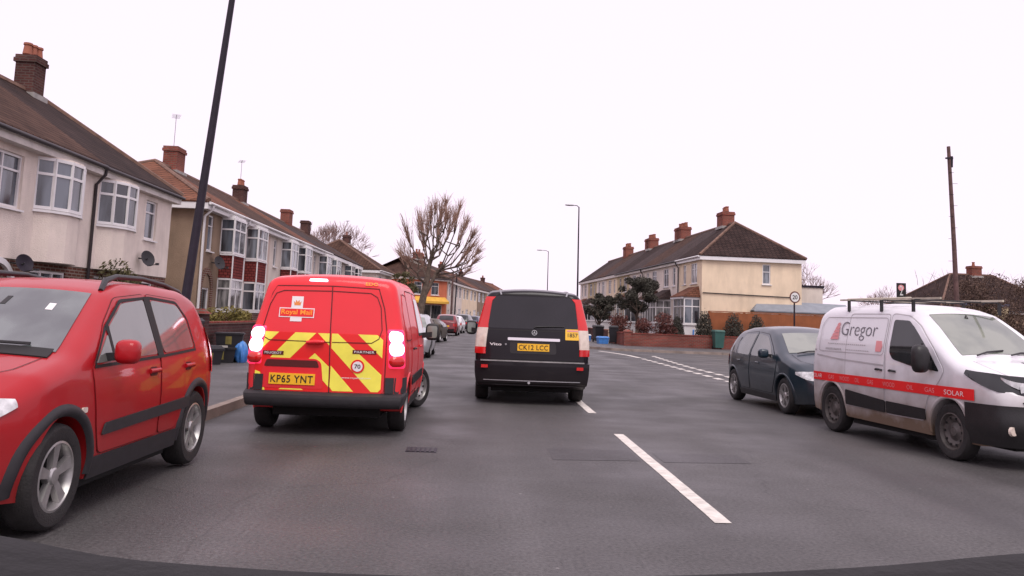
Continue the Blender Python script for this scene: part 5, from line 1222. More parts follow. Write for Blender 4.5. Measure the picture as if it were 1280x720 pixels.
# ------------------------------------------------------------------ right side: end house and terrace
GR = 'terraced houses on the right'
base = Vector((13.2, 50)); rd = Vector((-.0526, 1)).normalized(); RW = 4.75
rl = ['pale yellow end house with hipped dark roof and small window in its blank side wall', 'second terraced house on the right, its bay right behind the pointed conifers', 'third terraced house on the right, behind the dark round tree', 'fourth terraced house on the right, beyond the dark round tree',
      'fifth terraced house on the right with a red tiled bay roof', 'sixth terraced house on the right, tan walled', 'seventh terraced house on the right, above the farther dark tree', 'eighth terraced house on the right, small in the distance', 'last terraced house on the right beside the black van']
for i in range(9):
    a = base+rd*RW*i; b = a+rd*RW
    h = House('terraced_house', rl[i], a, b, 'R', RW, wall=['yellow_wall', 'cream_wall', 'white_wall', 'cream_wall', 'tan_wall', 'yellow_wall', 'cream_wall', 'tan_wall', 'cream_wall'][i], roof=['tile_dark', 'tile_grey', 'tile_brown', 'tile_grey', 'tile_dark', 'tile_grey', 'tile_brown', 'tile_grey', 'tile_dark'][i],
              d=6.2, ze=5.62, zr=8.05, ridge=3.1, hipn=3.0 if i == 0 else 0, group=GR, fascia='upvc' if i == 0 else 'fascia', ov=.22, detail=i < 5)
    m_ = i % 2
    S = (lambda s: s) if not m_ else (lambda s: RW-s)
    q = sorted((S(.35), S(2.9)))
    h.bay([(q[0], 0), (q[0], .95), (q[1]-.35*(not m_), .95), (q[1], 0)] if not m_ else [(q[0], 0), (q[0]+.35, .95), (q[1], .95), (q[1], 0)], [(0, .75, 'wall'), (.75, 1.45, 'panel'), (1.45, 3.0, 'window', 'glassH'), (3.0, 3.12, 'panel')], roof=(3.12, 3.75), mull=1)
    for s0, s1 in ((.95, 2.2), (3.2, 3.85)):
        a_, b_ = sorted((S(s0), S(s1))); h.window(a_, b_, 3.95, 5.2, n=1 if s0 > 3 else 2)
    a_, b_ = sorted((S(3.3), S(4.2))); h.window(a_, b_, .1, 2.1, n=1, trans=0, glass='glassD', sill=False)
    if i == 0:
        h.window(3.75, 4.25, 4.0, 5.2, n=1, face='side', trans=.62); 
    h.finish()
    if i == 0:
        MB().tube([(-.05, -.05, 3.35), (-.05, -6.1, 3.25)], .03, 6).build('wall_cable', 'greyplastic', h.r)
    if i < 5 and m_ == 1: h.downpipe(.02)
    if i < 8: h.chimney(RW if not m_ else 0.6, w=1.15, dd=.8, ht=.85, pots=4, m='chim_brick') if (not m_) or i in (3, 5) else None
# flat roofed extension and grey roofed shed beyond the fence
ex = empty('flat_roof_extension', (19.45, 52.2, 0), 0, 'low white flat-roofed extension at the back of the pale yellow end house', 'extension')
MB().box(0, 2.0, 0, 5, 0, 4.0).build('wall', 'white_wall', ex); MB().box(-.05, 2.08, -.06, 5.05, 4.0, 4.14).build('roof', 'darkmetal', ex)
sh2 = empty('garden_shed', (16.3, 49.6, 0), 0, 'long shed with grey sheet roof behind the orange fence', 'shed')
MB().hexa([(0, 0, 0), (5.7, 0, 0), (5.7, .8, 0), (0, .8, 0)], [(0, 0, 2.34), (5.7, 0, 2.34), (5.7, .8, 2.34), (0, .8, 2.34)]).build('wall', 'white_wall', sh2)
MB().add([(-.1, -.15, 2.4), (5.9, -.15, 2.4), (5.9, 1.0, 2.95), (.5, 1.0, 3.05), (5.9, 1.9, 2.4), (-.1, 1.9, 2.4), (-.1, -.15, 2.34), (5.9, -.15, 2.34), (5.9, 1.9, 2.34), (-.1, 1.9, 2.34)], [(0, 1, 2, 3), (3, 2, 4, 5), (0, 3, 5), (1, 4, 2), (6, 7, 8, 9), (0, 1, 7, 6)]).build('roof', 'greyroof', sh2)
# ------------------------------------------------------------------ garden walls, fences
def wallrun(name, label, pts, ht, th=.22, m='garden_brick', group=None, cat='wall', cope='kerb', pillars=(), ph=.25):
    r = empty(name, (*pts[0], 0), 0, label, cat, group); o = Vector(pts[0]); mb = MB(); cp = MB()
    for a, b in zip(pts, pts[1:]):
        a, b = Vector(a)-o, Vector(b)-o; t = (b-a).normalized(); n = Vector((-t.y, t.x))*th/2; N2 = n*1.25
        mb.hexa([(*(a-n), 0), (*(b-n), 0), (*(b+n), 0), (*(a+n), 0)], [(*(a-n), ht), (*(b-n), ht), (*(b+n), ht), (*(a+n), ht)])
        cp.hexa([(*(a-N2), ht), (*(b-N2), ht), (*(b+N2), ht), (*(a+N2), ht)], [(*(a-N2), ht+.06), (*(b-N2), ht+.06), (*(b+N2), ht+.06), (*(a+N2), ht+.06)])
    mb.build('brickwork', m, r); cp.build('coping', cope, r)
    for p in pillars:
        x, y_ = p[0]-o.x, p[1]-o.y; pl = MB().box(x-.2, x+.2, y_-.2, y_+.2, 0, ht+ph).build('pillar', m, r); MB().hexa([(x-.25, y_-.25, ht+ph), (x+.25, y_-.25, ht+ph), (x+.25, y_+.25, ht+ph), (x-.25, y_+.25, ht+ph)], [(x-.1, y_-.1, ht+ph+.12), (x+.1, y_-.1, ht+ph+.12), (x+.1, y_+.1, ht+ph+.12), (x-.1, y_+.1, ht+ph+.12)]).build('pillar_cap', cope, pl)
    return r
wallrun('garden_wall', 'weathered purple-brown brick garden wall behind the recycling boxes', [(-6.6, 20.3), (-6.6, 29.6)], 1.0, m='purple_brick', pillars=[(-6.6, 20.1)], cope='garden_brick')
wallrun('garden_wall', 'dark brick garden wall in front of the cream houses, behind the red crossover', [(-6.6, 8), (-6.6, 17.6)], .95, m='purple_brick', pillars=[(-6.6, 17.7)], cope='garden_brick')
wallrun('garden_wall', 'low brown garden wall along the left pavement beside the parked silver car', [(-6.6, 31), (-6.6, 46)], 1.0, m='purple_brick', cope='garden_brick')
wallrun('garden_wall', 'distant garden wall beyond the bare tree on the left', [(-6.6, 47.5), (-6.6, 70)], 1.1, m='purple_brick', cope='garden_brick')
wallrun('garden_wall', 'low red brick wall along the front of the end house garden on the right', [(8.3, 52.0), (8.3, 47.3), (15.2, 47.3)], .78, m='garden_brick', cope='garden_brick', pillars=[(8.3, 47.3), (8.3, 52.1)], ph=.12)
wallrun('garden_wall', 'low dark brick wall along the right pavement beside the wheelie bins', [(8.2, 54.5), (8.2, 78)], .85, m='purple_brick', cope='garden_brick')
fe = empty('close_board_fence', (13.4, 49.0, 0), 0, 'tall orange-brown close-board fence beside the pale yellow end house', 'fence')
mb = MB(); tot = 8.5; n = 60
for i in range(n):
    x = tot*i/n; mb.box(x, x+tot/n*.97, 0, .02+.008*(i % 2), .1, 2.20+random.uniform(-.012, .012))
pn = mb.build('board_panel', 'fence', fe); MB().box(-.02, tot+.02, -.02, .05, 2.22, 2.27).build('fence_rail', 'fence', fe)
for i in range(5): MB().box(2.1*i-.05, 2.1*i+.05, .03, .13, 0, 2.25).build('post', 'fence', fe)
# ------------------------------------------------------------------ vegetation
def leafmesh(n, blobs, size, sq=1., rnd_=random.Random(3)):
    mb = MB()
    tot = sum(b[3]*b[4]*b[5] for b in blobs)
    for (cx, cy, cz, rx, ry, rz) in blobs:
        for _ in range(int(n*rx*ry*rz/tot)):
            while True:
                p = Vector((rnd_.uniform(-1, 1), rnd_.uniform(-1, 1), rnd_.uniform(-1, 1)))
                if p.length < 1 and rnd_.random() < .25+p.length: break
            p = Vector((cx+p.x*rx, cy+p.y*ry, cz+p.z*rz)); s = size*rnd_.uniform(.5, 1.3)
            a = Vector((rnd_.gauss(0, 1), rnd_.gauss(0, 1), rnd_.gauss(0, 1))).normalized(); b = a.orthogonal().normalized(); c = a.cross(b)
            mb.add([p-b*s, p-c*s*.45, p+b*s, p+c*s*.45], [(0, 1, 2, 3)])
    return mb
def shrub(name, label, loc, blobs, n, size, m, cat='shrub', group=None, stems=4):
    r = empty(name, loc, 0, label, cat, group); sm_ = MB()
    for k in range(stems):
        b = random.choice(blobs); sm_.tube([(random.uniform(-.06, .06), random.uniform(-.06, .06), 0), (b[0]*.5, b[1]*.5, b[2]*.5), (b[0]+random.uniform(-.3, .3)*b[3], b[1]+random.uniform(-.3, .3)*b[4], b[2]+b[5]*.5)], [.03, .02, .008], 5)
    sm_.build('stem', 'bark', r); leafmesh(n, blobs, size).build('foliage', m, r); return r
def randblobs(rx, ry, h, k, r=.4, z0=.3):
    return [(random.uniform(-rx, rx), random.uniform(-ry, ry), random.uniform(z0, h), r*random.uniform(.7, 1.3), r*random.uniform(.7, 1.3), r*random.uniform(.6, 1.2)) for _ in range(k)]
def branch(mb, p, d, L_, r, depth, rg, ends, up=.15, spread=.6, seg=3, nb=(2, 3)):
    pts = [p]; q = Vector(p); dd = Vector(d).normalized()
    for i in range(seg):
        dd = (dd+Vector((rg.gauss(0, .12), rg.gauss(0, .12), rg.gauss(0, .08)+up*.3))).normalized(); q = q+dd*L_/seg; pts.append(q.copy())
    mb.tube(pts, [r*(1-.45*i/seg) for i in range(seg+1)], 6 if depth > 1 else 4)
    if depth == 0: ends.append((q, dd)); return
    for k in range(rg.choice(nb)):
        a = rg.uniform(0, 6.283); o = dd.orthogonal().normalized(); o = Matrix.Rotation(a, 3, dd) @ o
        branch(mb, q, (dd+o*rg.uniform(spread*.5, spread)+Vector((0, 0, up))).normalized(), L_*rg.uniform(.65, .85), r*.55, depth-1, rg, ends, up, spread, seg, nb)
# the big pollarded tree
rg = random.Random(11)
tr = empty('pollarded_tree', (-4.0, 55, .1), 0, 'big bare pollarded street tree with a fan of upright winter shoots', 'tree')
tm = MB(); tm.tube([(0, 0, -.2), (0, 0, .3), (.12, 0, 1.5), (.3, 0, 2.7), (.5, .05, 3.9)], [.46, .31, .25, .22, .18], 12); tm.tube([(.25, 0, 2.4), (.75, 0, 3.4), (1.1, .1, 4.2)], [.16, .12, .09], 8)
tm.build('trunk', 'bark', tr, smooth=60)
cm = MB(); ends = []; cm.tube([(.48, .05, 3.6), (.55, 0, 4.6), (.72, .03, 5.6)], [.17, .12, .06], 8)
knobs = [(545, 262), (530, 280), (556, 276), (518, 292), (508, 310), (570, 288), (580, 302), (586, 318), (583, 332), (574, 342), (500, 328), (538, 300), (552, 300), (564, 308), (522, 312), (512, 338), (540, 272), (562, 268), (573, 322), (526, 298), (548, 286), (534, 268)]
TX, TZ = -4.0, .1
cen = Vector((.55, 0, 3.6)); tw = MB()
for kx, ky in knobs:
    q = Vector(((kx-600)/1050*55-TX+.02*(396-ky)/10, rg.uniform(-1.3, 1.3), 1.42+(394-ky)/1050*55-TZ))
    st_ = (Vector((.6, 0, rg.uniform(4.3, 5.3))) if (515 < kx < 568 and ky < 303) else Vector((.45, 0, rg.uniform(3.0, 4.2)))) if kx < 562 else Vector((rg.uniform(.9, 1.1), .08, rg.uniform(3.7, 4.2)))
    hz = q-st_; m1 = st_+hz*.35+Vector((hz.x*.16+rg.gauss(0, .10), hz.y*.1, -.08+rg.gauss(0, .1))); m2 = st_+hz*.7+Vector((hz.x*.1+rg.gauss(0, .16), rg.gauss(0, .14), -.06+rg.gauss(0, .08)))
    cm.tube([st_, m1, m2, q], [.07, .048, .036, .028], 6); cm.tube([q-hz.normalized()*.14, q, q+hz.normalized()*.16], [.03, .075, .025], 7)
    for kk in range(2):
        e2 = m2+Vector((rg.gauss(0, .35), rg.gauss(0, .35), rg.uniform(.2, .5))); cm.tube([m2, e2], [.05, .03], 5)
        for k in range(5):
            d = ((e2-cen).normalized()*.7+Vector((rg.gauss(0, .2), rg.gauss(0, .3), .7))).normalized(); tw.tube([e2, e2+d*.6, e2+d*rg.uniform(1, 1.6)+Vector((0, 0, .08))], [.018, .014, .006], 3)
    for k in range(20):
        d = ((q-cen).normalized()*1.1+Vector((rg.gauss(0, .22), rg.gauss(0, .3), abs(rg.gauss(.55, .25))))).normalized()
        R_ = 3.05; oc = q-Vector((.85, 0, 5.75)); bq = oc.dot(d); disc = bq*bq-(oc.length_squared-R_*R_); L_ = (-bq+math.sqrt(max(disc, .04)))*rg.uniform(.72, 1.08); L_ = max(.7, min(3.0, L_)); a = q; pts = [a]
        for i in range(3):
            d = (d+Vector((rg.gauss(0, .05), rg.gauss(0, .05), .05))).normalized(); a = a+d*L_/3; pts.append(a)
        tw.tube(pts, [.020, .015, .011, .005], 3)
        for _ in range(2):
            b_ = pts[rg.choice((1, 2))]; tw.tube([b_, b_+(d+Vector((rg.gauss(0, .35), rg.gauss(0, .35), .1))).normalized()*rg.uniform(.3, .9)], [.013, .006], 3)
cm.build('crown', 'bark', tr); tw.build('shoots', 'twig', tr)
def baretree(name, label, loc, h, m, seed, depth=4, cat='tree', spread0=.6):
    rg = random.Random(seed); r = empty(name, loc, 0, label, cat); t = MB().tube([(0, 0, -.2), (0, 0, h*.3)], [h*.035, h*.025], 7); t.build('trunk', 'bark', r)
    c = MB(); e = []
    for k in range(6): branch(c, Vector((0, 0, h*(.22+.02*k))), (rg.gauss(0, spread0), rg.gauss(0, spread0), 1), h*.24, h*.014, depth, rg, e, up=.1, spread=.9 if spread0 > .3 else .6, nb=(3, 4) if depth < 4 else (2, 3))
    for q, d in e:
        for k in range(3): c.tube([q, q+(d+Vector((rg.gauss(0, .4), rg.gauss(0, .4), .2))).normalized()*h*.1], [h*.002, h*.001], 3)
    c.build('crown', m, r); return r
baretree('bare_tree', 'pinkish bare tree rising behind the left row of roofs', (-16.6, 88, 0), 10.0, 'pinktwig', 5, 4, spread0=.28)
baretree('bare_tree', 'pale bare tree behind the flat-roofed extension', (31, 82, 0), 7.6, 'pinktwig', 8, 3)
baretree('bare_tree', 'thin bare shrub tree behind the white van roof bars', (43.5, 88, 0), 6.0, 'pinktwig', 9, 3)
def leaftree(name, label, loc, th, rx, h, m, n, size, seed, cat='tree'):
    rg = random.Random(seed); r = empty(name, loc, 0, label, cat); e = []; t = MB(); t.tube([(0, 0, -.1), (.05, .03, th*.6), (0, 0, th)], [.17, .13, .11], 8); t.build('trunk', 'bark', r, smooth=60)
    c = MB()
    for k in range(6): branch(c, Vector((0, 0, th*(.8+.05*k))), (rg.gauss(0, .7), rg.gauss(0, .7), .8), (h-th)*.33, .06, 2, rg, e, up=.1, spread=.8)
    c.build('limbs', 'bark', r)
    bl = []
    for k in range(28):
        a = rg.uniform(0, 6.28); q = rg.uniform(.1, .95); z = rg.uniform(-.8, .85); s = math.sqrt(max(0, 1-z*z)); R_ = rg.uniform(.20, .42)*rx*.75
        bl.append((math.cos(a)*q*rx*s, math.sin(a)*q*rx*s, (th+h)/2+.1+z*(h-th)/2*.85, R_, R_, R_*.8))
    leafmesh(n, bl, size, rnd_=rg).build('crown', m, r); return r
leaftree('evergreen_tree', 'dark round-headed evergreen tree in front of the right terrace, behind the low brick wall', (9.4, 50.3, 0), 1.75, 1.35, 4.3, 'leaf_dark', 10000, .075, 4)
leaftree('evergreen_tree', 'dark bushy tree just right of the black van, in front of the terrace', (9.3, 66, 0), 1.2, 1.4, 3.9, 'leaf_dark', 6000, .10, 6)
leaftree('evergreen_tree', 'dark evergreen behind the trunk of the pollarded tree', (-7.6, 80, 0), 2.2, 1.7, 5.6, 'leaf_moss', 3000, .13, 9)
def conifer(label, loc, h, rx, m='leaf_dark', group='pointed conifers behind the low brick wall'):
    r = empty('conifer_shrub', loc, random.uniform(0, 6), label, 'conifer', group); MB().tube([(0, 0, 0), (0, 0, h*.8)], [.06, .01], 6).build('stem', 'bark', r)
    bl = [(0, 0, h*(.08+.86*i/9), rx*(1-(i/9)**2.2)**.6+.05, rx*(1-(i/9)**2.2)**.6+.05, h*.12) for i in range(10)]
    leafmesh(5200, bl, .055).build('foliage', m, r); return r
conifer('slim pointed conifer beside the bay of the second house', (11.35, 48.3, 0), 1.95, .42)
conifer('rounded conifer at the left end of the orange fence', (12.9, 48.2, 0), 2.35, .55)
conifer('broad conifer in front of the orange fence, left of the pair', (14.6, 48.2, 0), 2.25, .66)
conifer('conifer in front of the orange fence nearest the teal hatchback roof', (15.95, 48.2, 0), 2.2, .58)
shrub('red_leaved_shrub', 'sprawling red-brown shrub behind the low brick wall', (10.2, 48.4, 0), randblobs(1.0, .4, 1.75, 14, .45), 6000, .06, 'leaf_red')
shrub('red_leaved_shrub', 'smaller red-brown shrub left of the big one beside the evergreen trunk', (8.9, 48.7, 0), randblobs(.3, .3, .8, 4, .35), 1000, .06, 'leaf_red')
shrub('garden_shrub', 'brown-red bush in front of the bay beyond the wheelie bins', (9.8, 57, 0), randblobs(.6, .8, 1.7, 8, .5), 2200, .08, 'leaf_red')
shrub('garden_shrub', 'olive bush at the foot of the cream house wall, above the red crossover roof', (-9.2, 22.3, 0), randblobs(.35, .7, 2.3, 12, .42), 4200, .055, 'leaf_moss')
shrub('garden_shrub', 'yellow-green hedge bush over the brick wall by the dark lamp column', (-7.2, 22.0, 0), randblobs(.25, 1.3, 1.25, 9, .30, .6), 3500, .045, 'leaf_yel')
shrub('garden_shrub', 'yellow-green bush over the brick wall beside the postal van', (-7.3, 25.3, 0), randblobs(.25, .8, 1.45, 7, .30, .6), 2800, .045, 'leaf_yel')
shrub('garden_hedge', 'brown bare hedge behind the parked silver car', (-7.6, 41, 0), randblobs(.6, 4.5, 1.6, 26, .8), 6500, .09, 'leaf_brown', cat='hedge', stems=10)
shrub('garden_hedge', 'brown hedge beyond the pollarded tree', (-7.2, 62, 0), randblobs(.8, 6, 2.3, 26, 1.0), 6500, .12, 'leaf_brown', cat='hedge', stems=10)
hg = shrub('boundary_hedge', 'tall tangled brown winter hedge behind the white van', (29.5, 48.5, 0), [(x_, random.uniform(-.8, .8), random.uniform(.4, 2.5+min(1, (x_+3.2)/2.0)*1.9), random.uniform(.6, 1.1), .9, random.uniform(.5, .8)) for x_ in [random.uniform(-2.6, 7) for _ in range(76)]], 34000, .065, 'leaf_brown', cat='hedge', stems=14)
hg.rotation_euler = (0, 0, 0)
tw = MB(); rg = random.Random(31)
for i in range(260):
    a = Vector((rg.uniform(-4, 8), rg.uniform(-.9, .9), rg.uniform(1.8, 4.4))); d = Vector((rg.gauss(0, .5), rg.gauss(0, .4), 1)).normalized(); L_ = rg.uniform(.4, 1.2); b_ = a+d*L_; tw.tube([a, a+d*L_*.5+Vector((.05, 0, 0)), b_], [.014, .010, .004], 3); tw.tube([a+d*L_*.5, a+d*L_*.5+Vector((rg.gauss(0, .3), rg.gauss(0, .3), .4))], [.008, .003], 3)
tw.build('hedge_twigs', 'leaf_brown', hg)
poly([(24, 41.5), (60, 41.5), (60, 47.5), (24, 47.5)], .13, 'grass_verge', 'grassy', h=.1)
gr_ = MB(); rg = random.Random(5)
for i in range(6000):
    x, y_ = rg.uniform(24, 34), rg.uniform(41.7, 47.3); h_ = rg.uniform(.05, .14); a = rg.uniform(0, 6.28); gr_.add([(x, y_, .12), (x+.03*math.cos(a), y_+.03*math.sin(a), .12), (x+rg.gauss(0, .03), y_+rg.gauss(0, .03), .13+h_)], [(0, 1, 2)])
o = gr_.build('grass', 'grassy'); tag(o, 'short grass on the verge at the right edge', 'grass', kind='stuff')
# dark house behind the hedge
dh = House('brown_roofed_house', 'house with broad brown hipped roof behind the tall hedge at the right edge', (34.3, 58), (46, 60), 'R', 11, wall='brown_wall', roof='tile_dark', d=9, ze=3.5, zr=6.6, hipn=3.6, hipf=3.6, ov=.3)
dh.r.location = (31.6, 58, 0); dh.r.rotation_euler = (0, 0, R(3)); dh.finish()
dh.r.rotation_euler = (0, 0, R(183)); dh.r.location = (48.0, 67, 0); dh.chimney(5.2, w=.9, dd=.8, ht=.75, pots=1)
MB().box(3.9, 4.6, -8.3, -7.7, 4.6, 4.7).build('skylight', 'glassG', dh.r)
pb = empty('pale_building', (38.2, 66, 0), 0, 'low pale flat-roofed building beside the telegraph pole', 'building')
MB().box(0, 4.0, 0, 5, 0, 3.75).build('wall', 'tan_wall', pb); MB().box(-.1, 4.1, -.1, 5.1, 3.75, 3.95).build('roof', 'navy_paint', pb)

# ------------------------------------------------------------------ street furniture
def lampcol(label, loc, h, top=(0, 0), r0=.09, r1=.05, arm=(-.7, 0), group='street lamp columns', m='darkmetal', base=True):
    r = empty('street_lamp', loc, 0, label, 'street lamp', group)
    c = MB().tube([(0, 0, 0), (top[0]*.14, top[1]*.14, h*.14)], [r0*1.45, r0*1.4], 12); c.tube([(top[0]*.14, top[1]*.14, h*.14), (top[0]*.16, top[1]*.16, h*.16), (*top, h)], [r0*1.4, r0, r1], 12); c.build('column', m, r, smooth=40)
    if base: MB().box(-.06, .06, -r0*1.45-.012, -r0*1.2, .5, 1.0).build('access_door', m, r)
    a = MB().tube([(*top, h-.05), (top[0]+arm[0]*.4, top[1]+arm[1]*.4, h+.08), (top[0]+arm[0], top[1]+arm[1], h+.1)], .03, 8).build('arm', m, r)
    ax, ay = top[0]+arm[0], top[1]+arm[1]; d = Vector(arm).normalized(); n = Vector((-d.y, d.x)); hd = MB()
    prof = [(0, .04, .03), (.12, .10, .06), (.40, .13, .07), (.62, .09, .05), (.70, .03, .02)]; vs = []
    for s, wq, hq in prof:
        for k in range(10):
            t = 2*math.pi*k/10; vs.append((ax+d.x*s+n.x*wq*math.cos(t), ay+d.y*s+n.y*wq*math.cos(t), h+.1+hq*math.sin(t)))
    hd.add(vs, [(i*10+k, i*10+(k+1) % 10, (i+1)*10+(k+1) % 10, (i+1)*10+k) for i in range(4) for k in range(10)]+[tuple(range(10)), tuple(40+k for k in range(10))])
    hd.build('lantern', 'metal', a, smooth=60); return r
lampcol('thick dark lamp column leaning over the pavement behind the red crossover', (-4.93, 14, .1), 7.6, top=(.56, 0), r0=.078, r1=.045, arm=(.9, 0))
lampcol('tall slim lamp column right of the black van roof', (7.15, 62, .1), 9.75, top=(-.1, 0), r0=.075, r1=.045, arm=(-.35, 0))
lampcol('distant thin lamp column above the black van roof', (7.9, 100, .1), 9.4, top=(-.05, 0), r0=.07, r1=.04, arm=(-.7, 0))
lampcol('distant lamp column with curled arm right of the bare tree', (-2.9, 96, .1), 7.3, top=(.1, 0), r0=.09, r1=.06, arm=(.5, 0))
tp = empty('telegraph_pole', (25.4, 44, .1), 0, 'wooden telegraph pole rising behind the white van', 'telegraph pole')
MB().tube([(0, 0, 0), (-.08, 0, 3), (-.15, 0, 6), (-.34, 0, 11.45)], [.14, .13, .115, .09], 10).build('pole', 'wood', tp, smooth=60)
MB().box(-.54, -.14, -.10, .0, 10.75, 10.83).tube([(-.22, -.05, 10.3), (-.20, -.05, 10.9)], .07, 8).build('terminal_box', 'darkmetal', tp)
st = MB()
for i in range(9): st.tube([(-.30+.018*(8-i)-.03, -.1, 10-.6*i), (-.30+.018*(8-i)+.24, -.1, 10-.6*i)], .012, 4) if i % 2 else st.tube([(-.30+.018*(8-i)-.24, -.1, 10-.6*i), (-.30+.018*(8-i)+.03, -.1, 10-.6*i)], .012, 4)
st.build('step_irons', 'darkmetal', tp)
up_ = empty('wooden_pole', (-3.0, 88, .1), 0, 'slim dark wooden pole beside the orange corner shop', 'pole'); MB().tube([(0, 0, 0), (0, 0, 5.9)], [.13, .10], 8).build('pole', 'wood', up_, smooth=60); MB().box(-.2, .2, -.04, .04, 5.5, 5.58).build('crossarm', 'wood', up_)
sg_ = empty('round_road_sign', (17.5, 46.5, .1), R(12), 'round speed limit sign seen on a dark post in front of the orange fence', 'road sign')
MB().tube([(0, 0, 0), (0, 0, 3.35)], .045, 8).build('post', 'darkmetal', sg_, smooth=60)
d_ = MB().lathe([(.001, -.065), (.33, -.065), (.33, -.045), (.001, -.045)], n=28, axis='Y', c=(0, 0, 3.05)).build('sign_plate', 'leaf_red', sg_); MB().lathe([(.001, -.072), (.26, -.072), (.26, -.066)], n=28, axis='Y', c=(0, 0, 3.05)).build('sign_face', 'plate_white', d_)
lettering('20', lambda a, q: (-.16+.32*a, -.076, 2.93+.24*q), 'lettering', 'ink', d_, bold=.02)
ps = empty('hanging_sign', (26.15, 52, 0), 0, 'small dark square sign on a post with pale round picture, above the roof bars', 'sign')
MB().tube([(.2, 0, 0), (.2, 0, 4.4)], .06, 8).build('post', 'wood', ps, smooth=60)
bd = MB().box(-.08, .50, -.08, .0, 3.55, 4.5).build('sign_board', 'ink', ps); MB().lathe([(.001, -.09), (.19, -.09), (.19, -.081)], n=20, axis='Y', c=(.18, 0, 4.2)).build('sign_disc', 'pink_ink', bd)
lettering('2', lambda a, q: (.08+.22*a, -.095, 3.72+.62*q), 'lettering', 'plate_white', bd)
lh = lampcol('lantern of a street lamp whose column stands outside the right edge', (19.9, 24, .1), 4.95, top=(0, 0), arm=(-4.25, 0), r0=.09, r1=.05) if False else None
# bins and boxes
def wheelie(label, loc, rz, m, lid=None, group='wheelie bins', blue=False, s=1.):
    r = empty('wheelie_bin', loc, rz, label, 'wheelie bin', group)
    b_ = MB().hexa([(-.22, -.27, .08), (.22, -.27, .08), (.22, .22, .08), (-.22, .22, .08)], [(-.28, -.36, .96), (.28, -.36, .96), (.28, .34, .96), (-.28, .34, .96)]); b_.box(-.30, .30, -.38, .36, .94, .98); b_.build('bin_body', m, r)
    l = MB().hexa([(-.29, -.39, .985), (.29, -.39, .985), (.29, .37, .985), (-.29, .37, .985)], [(-.25, -.33, 1.05), (.25, -.33, 1.05), (.25, .40, 1.07), (-.25, .40, 1.07)]).build('lid', lid or m, r)
    MB().tube([(-.25, .42, 1.0), (.25, .42, 1.0)], .018, 6).build('handle', m, l)
    for sg in (-1, 1): MB().lathe([(.001, -.03), (.10, -.03), (.10, .03), (.001, .03)], n=16, axis='X', c=(sg*.23, .28, .10)).build('wheel', 'rubber', r)
    return r
wheelie('black wheelie bin standing against the wall behind the red crossover tail', (-6.55, 18.9, .115), R(80), 'binblack')
wheelie('black wheelie bin right of the pair by the brick pillar', (8.05, 50.6, .115), R(-10), 'binblack'); wheelie('black wheelie bin left of the pair, nearer the black van', (7.45, 53.0, .115), R(8), 'binblack')
wheelie('green wheelie bin in front of the low red brick wall', (13.3, 46.75, .115), 0, 'bingreen')
def recbox(label, loc, rz, m='binblack', lid=None, group='recycling boxes', labels=True):
    r = empty('recycling_box', loc, rz, label, 'recycling box', group)
    mb = MB(); a, b_, h_ = .20, .28, .36
    mb.hexa([(-b_, -a, 0), (b_, -a, 0), (b_, a, 0), (-b_, a, 0)], [(-b_-.04, -a-.04, h_), (b_+.04, -a-.04, h_), (b_+.04, a+.04, h_), (-b_-.04, a+.04, h_)]); mb.box(-b_-.06, b_+.06, -a-.06, a+.06, h_-.04, h_-.005); mb.build('box_body', m, r)
    if lid: MB().hexa([(-b_-.06, -a-.06, h_), (b_+.06, -a-.06, h_), (b_+.06, a+.06, h_), (-b_-.06, a+.06, h_)], [(-b_, -a, h_+.07), (b_, -a, h_+.07), (b_, a, h_+.07), (-b_, a, h_+.07)]).build('lid', lid, r)
    if labels:
        MB().hexa([(-.08, -a-.012, .08), (.06, -a-.012, .08), (.06, -a+.01, .08), (-.08, -a+.01, .08)], [(-.08, -a-.040, .27), (.06, -a-.040, .27), (.06, -a-.02, .27), (-.08, -a-.02, .27)]).build('side_label', 'leaf_yel', r)
    return r
recbox('black recycling box on the pavement, left of the stack by the brick wall', (-6.22, 19.6, .115), R(50), lid='binblack')
recbox('black recycling box with yellow-green label next to the blue sack', (-6.12, 20.5, .115), R(15)); 
recbox('black recycling box stacked on another, pale papers on top', (-6.10, 21.1, .115), R(5))
recbox('upper black recycling box with yellow-green label and grey papers', (-6.05, 20.85, .46), R(12))
pp = MB().box(-.22, .18, -.12, .12, 0, .04).build('paper_stack', 'lead'); pp.location = (-6.12, 20.3, .477); pp.rotation_euler = (0, 0, R(20)); tag(pp, 'pale folded papers lying on the recycling box', 'papers')
sk = MB()
def sackf(a, q):
    t = a*2*math.pi; z = q; rr = (.17*math.sin(math.pi*min(1, .12+z*.88))**.6+.02)*(1+.14*math.sin(5*t+z*4)+.08*math.sin(9*t)); return (rr*math.cos(t)*.8, rr*math.sin(t), .52*z)
sk.grid(sackf, 30, 12); sk_ = sk.build('blue_sack', 'bluebag', smooth=50); sk_.location = (-5.72, 20.75, .115); tag(sk_, 'blue plastic recycling sack slumped beside the black boxes', 'sack')
recbox('blue recycling box standing on the pavement just right of the black van', (7.0, 55.5, .115), 0, m='bluebag', lid='plate_white', labels=False, group='blue boxes on the right pavement')
recbox('blue box with pale lid in front of the left black wheelie bin', (7.25, 49.6, .115), R(10), m='bluebag', lid='bluebag', labels=False, group='blue boxes on the right pavement')
bb_ = MB().tube([(0, 0, 0), (.02, 0, .5), (0, 0, .55)], [.05, .05, .02], 8).build('blue_post', 'bluebag'); bb_.location = (12.2, 48.0, .6); tag(bb_, 'small blue post behind the low red brick wall', 'post')
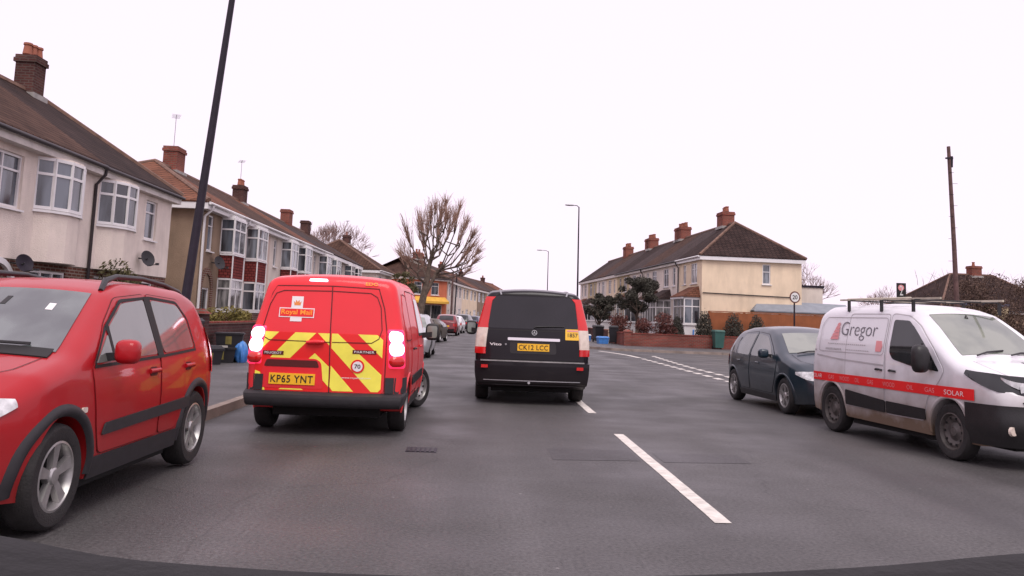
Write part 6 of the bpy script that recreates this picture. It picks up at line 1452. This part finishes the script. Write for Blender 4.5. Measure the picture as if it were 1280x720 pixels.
# rail at the far left lane sign
# ------------------------------------------------------------------ vehicles
postal_van(); black_van()
wv = white_van(); a_ = math.atan2(5.23-5.05, -(9.3-11.85))
def place(r, L_, wb0, heading, contact, side):
    """stand the car so that its rear wheel on the given flank touches the given ground point"""
    r.rotation_euler = (0, 0, heading); c, s = math.cos(heading), math.sin(heading); lx, ly = wb0-L_/2, side
    r.location = (contact[0]-(lx*c-ly*s), contact[1]-(lx*s+ly*c), 0)
wv.scale = (.90, .94, 1); place(wv, 4.25*.90, .66*.90, R(-90+9.5), (5.0, 11.9), -.75)
fc = hatchback('teal_hatchback', 'dark teal five-door hatchback parked behind the white works van', 'car', 'blue_paint')
place(fc, 3.98, .70, R(-90+3), (4.97, 16.5), -.86)
cx_ = crossover(); place(cx_, 4.02, .78, R(-90-1), (-2.53, 7.86), .87)
# the parked row on the left and the cars beyond
PC = 'cars parked along the left kerb'
for nm, lab, pnt, x, y_, hd, kw in (
    ('silver_car', 'silver hatchback parked at the left kerb, half hidden by the postal van', 'silver_paint', -2.42, 29.6, -90, dict(W=1.72)),
    ('olive_car', 'dirty olive-brown car between the silver hatchback and the maroon car', 'olive_paint', -2.75, 46.5, 84, dict(H=1.22)),
    ('maroon_car', 'maroon hatchback seen from behind, parked past the olive-brown car', 'maroon_paint', -2.35, 62.5, 88, dict(H=1.5)),
    ('white_car', 'white hatchback parked just beyond the maroon one', 'plainwhite_paint', -2.15, 71.5, 86, {}),
    ('charcoal_car', 'charcoal car in the distance, beyond the white hatchback', 'dark_paint', -1.6, 84, 82, dict(H=1.6)),
    ('navy_car', 'navy car in the far distance facing the bend', 'navy_paint', -.6, 96, 80, dict(H=1.5)),
    ('beige_car', 'beige car farthest away in the left row, beside the black van', 'beige_paint', .9, 107, 76, dict(H=1.5))):
    c_ = hatchback(nm, lab, 'car', pnt, detail=False, group=PC, **kw); c_.location = (x, y_, 0); c_.rotation_euler = (0, 0, R(hd))
# own car: the edge of the dashboard under the windscreen
db = empty('car_dashboard', (0, 0, 0), 0, 'black dashboard edge of the car the picture is taken from, along the bottom', 'dashboard')
ed = [(-.60, 1.285), (-.40, 1.262), (-.33, 1.258), (-.29, 1.25), (-.26, 1.243), (-.12, 1.237), (.03, 1.236), (.18, 1.243), (.30, 1.252), (.40, 1.264), (.7, 1.285)]
zf = smooth_tab([(a, b) for a, b in ed], .05)
mb = MB()
def df(a, q):
    x = -.65+1.4*a; z = zf(x)
    prof = [(.66, -.35), (.66, -.05), (.645, -.012), (.62, 0), (.55, -.004), (.45, -.02), (.36, -.05), (.33, -.12), (.33, -.4)]
    i = q*(len(prof)-1); j = min(int(i), len(prof)-2); t = i-j; y = prof[j][0]*(1-t)+prof[j+1][0]*t; dz = prof[j][1]*(1-t)+prof[j+1][1]*t
    return (x, y+.35*x*x*0, z+dz)
mb.grid(df, 50, 24); mb.build('dash_top', 'dash', db, smooth=60)
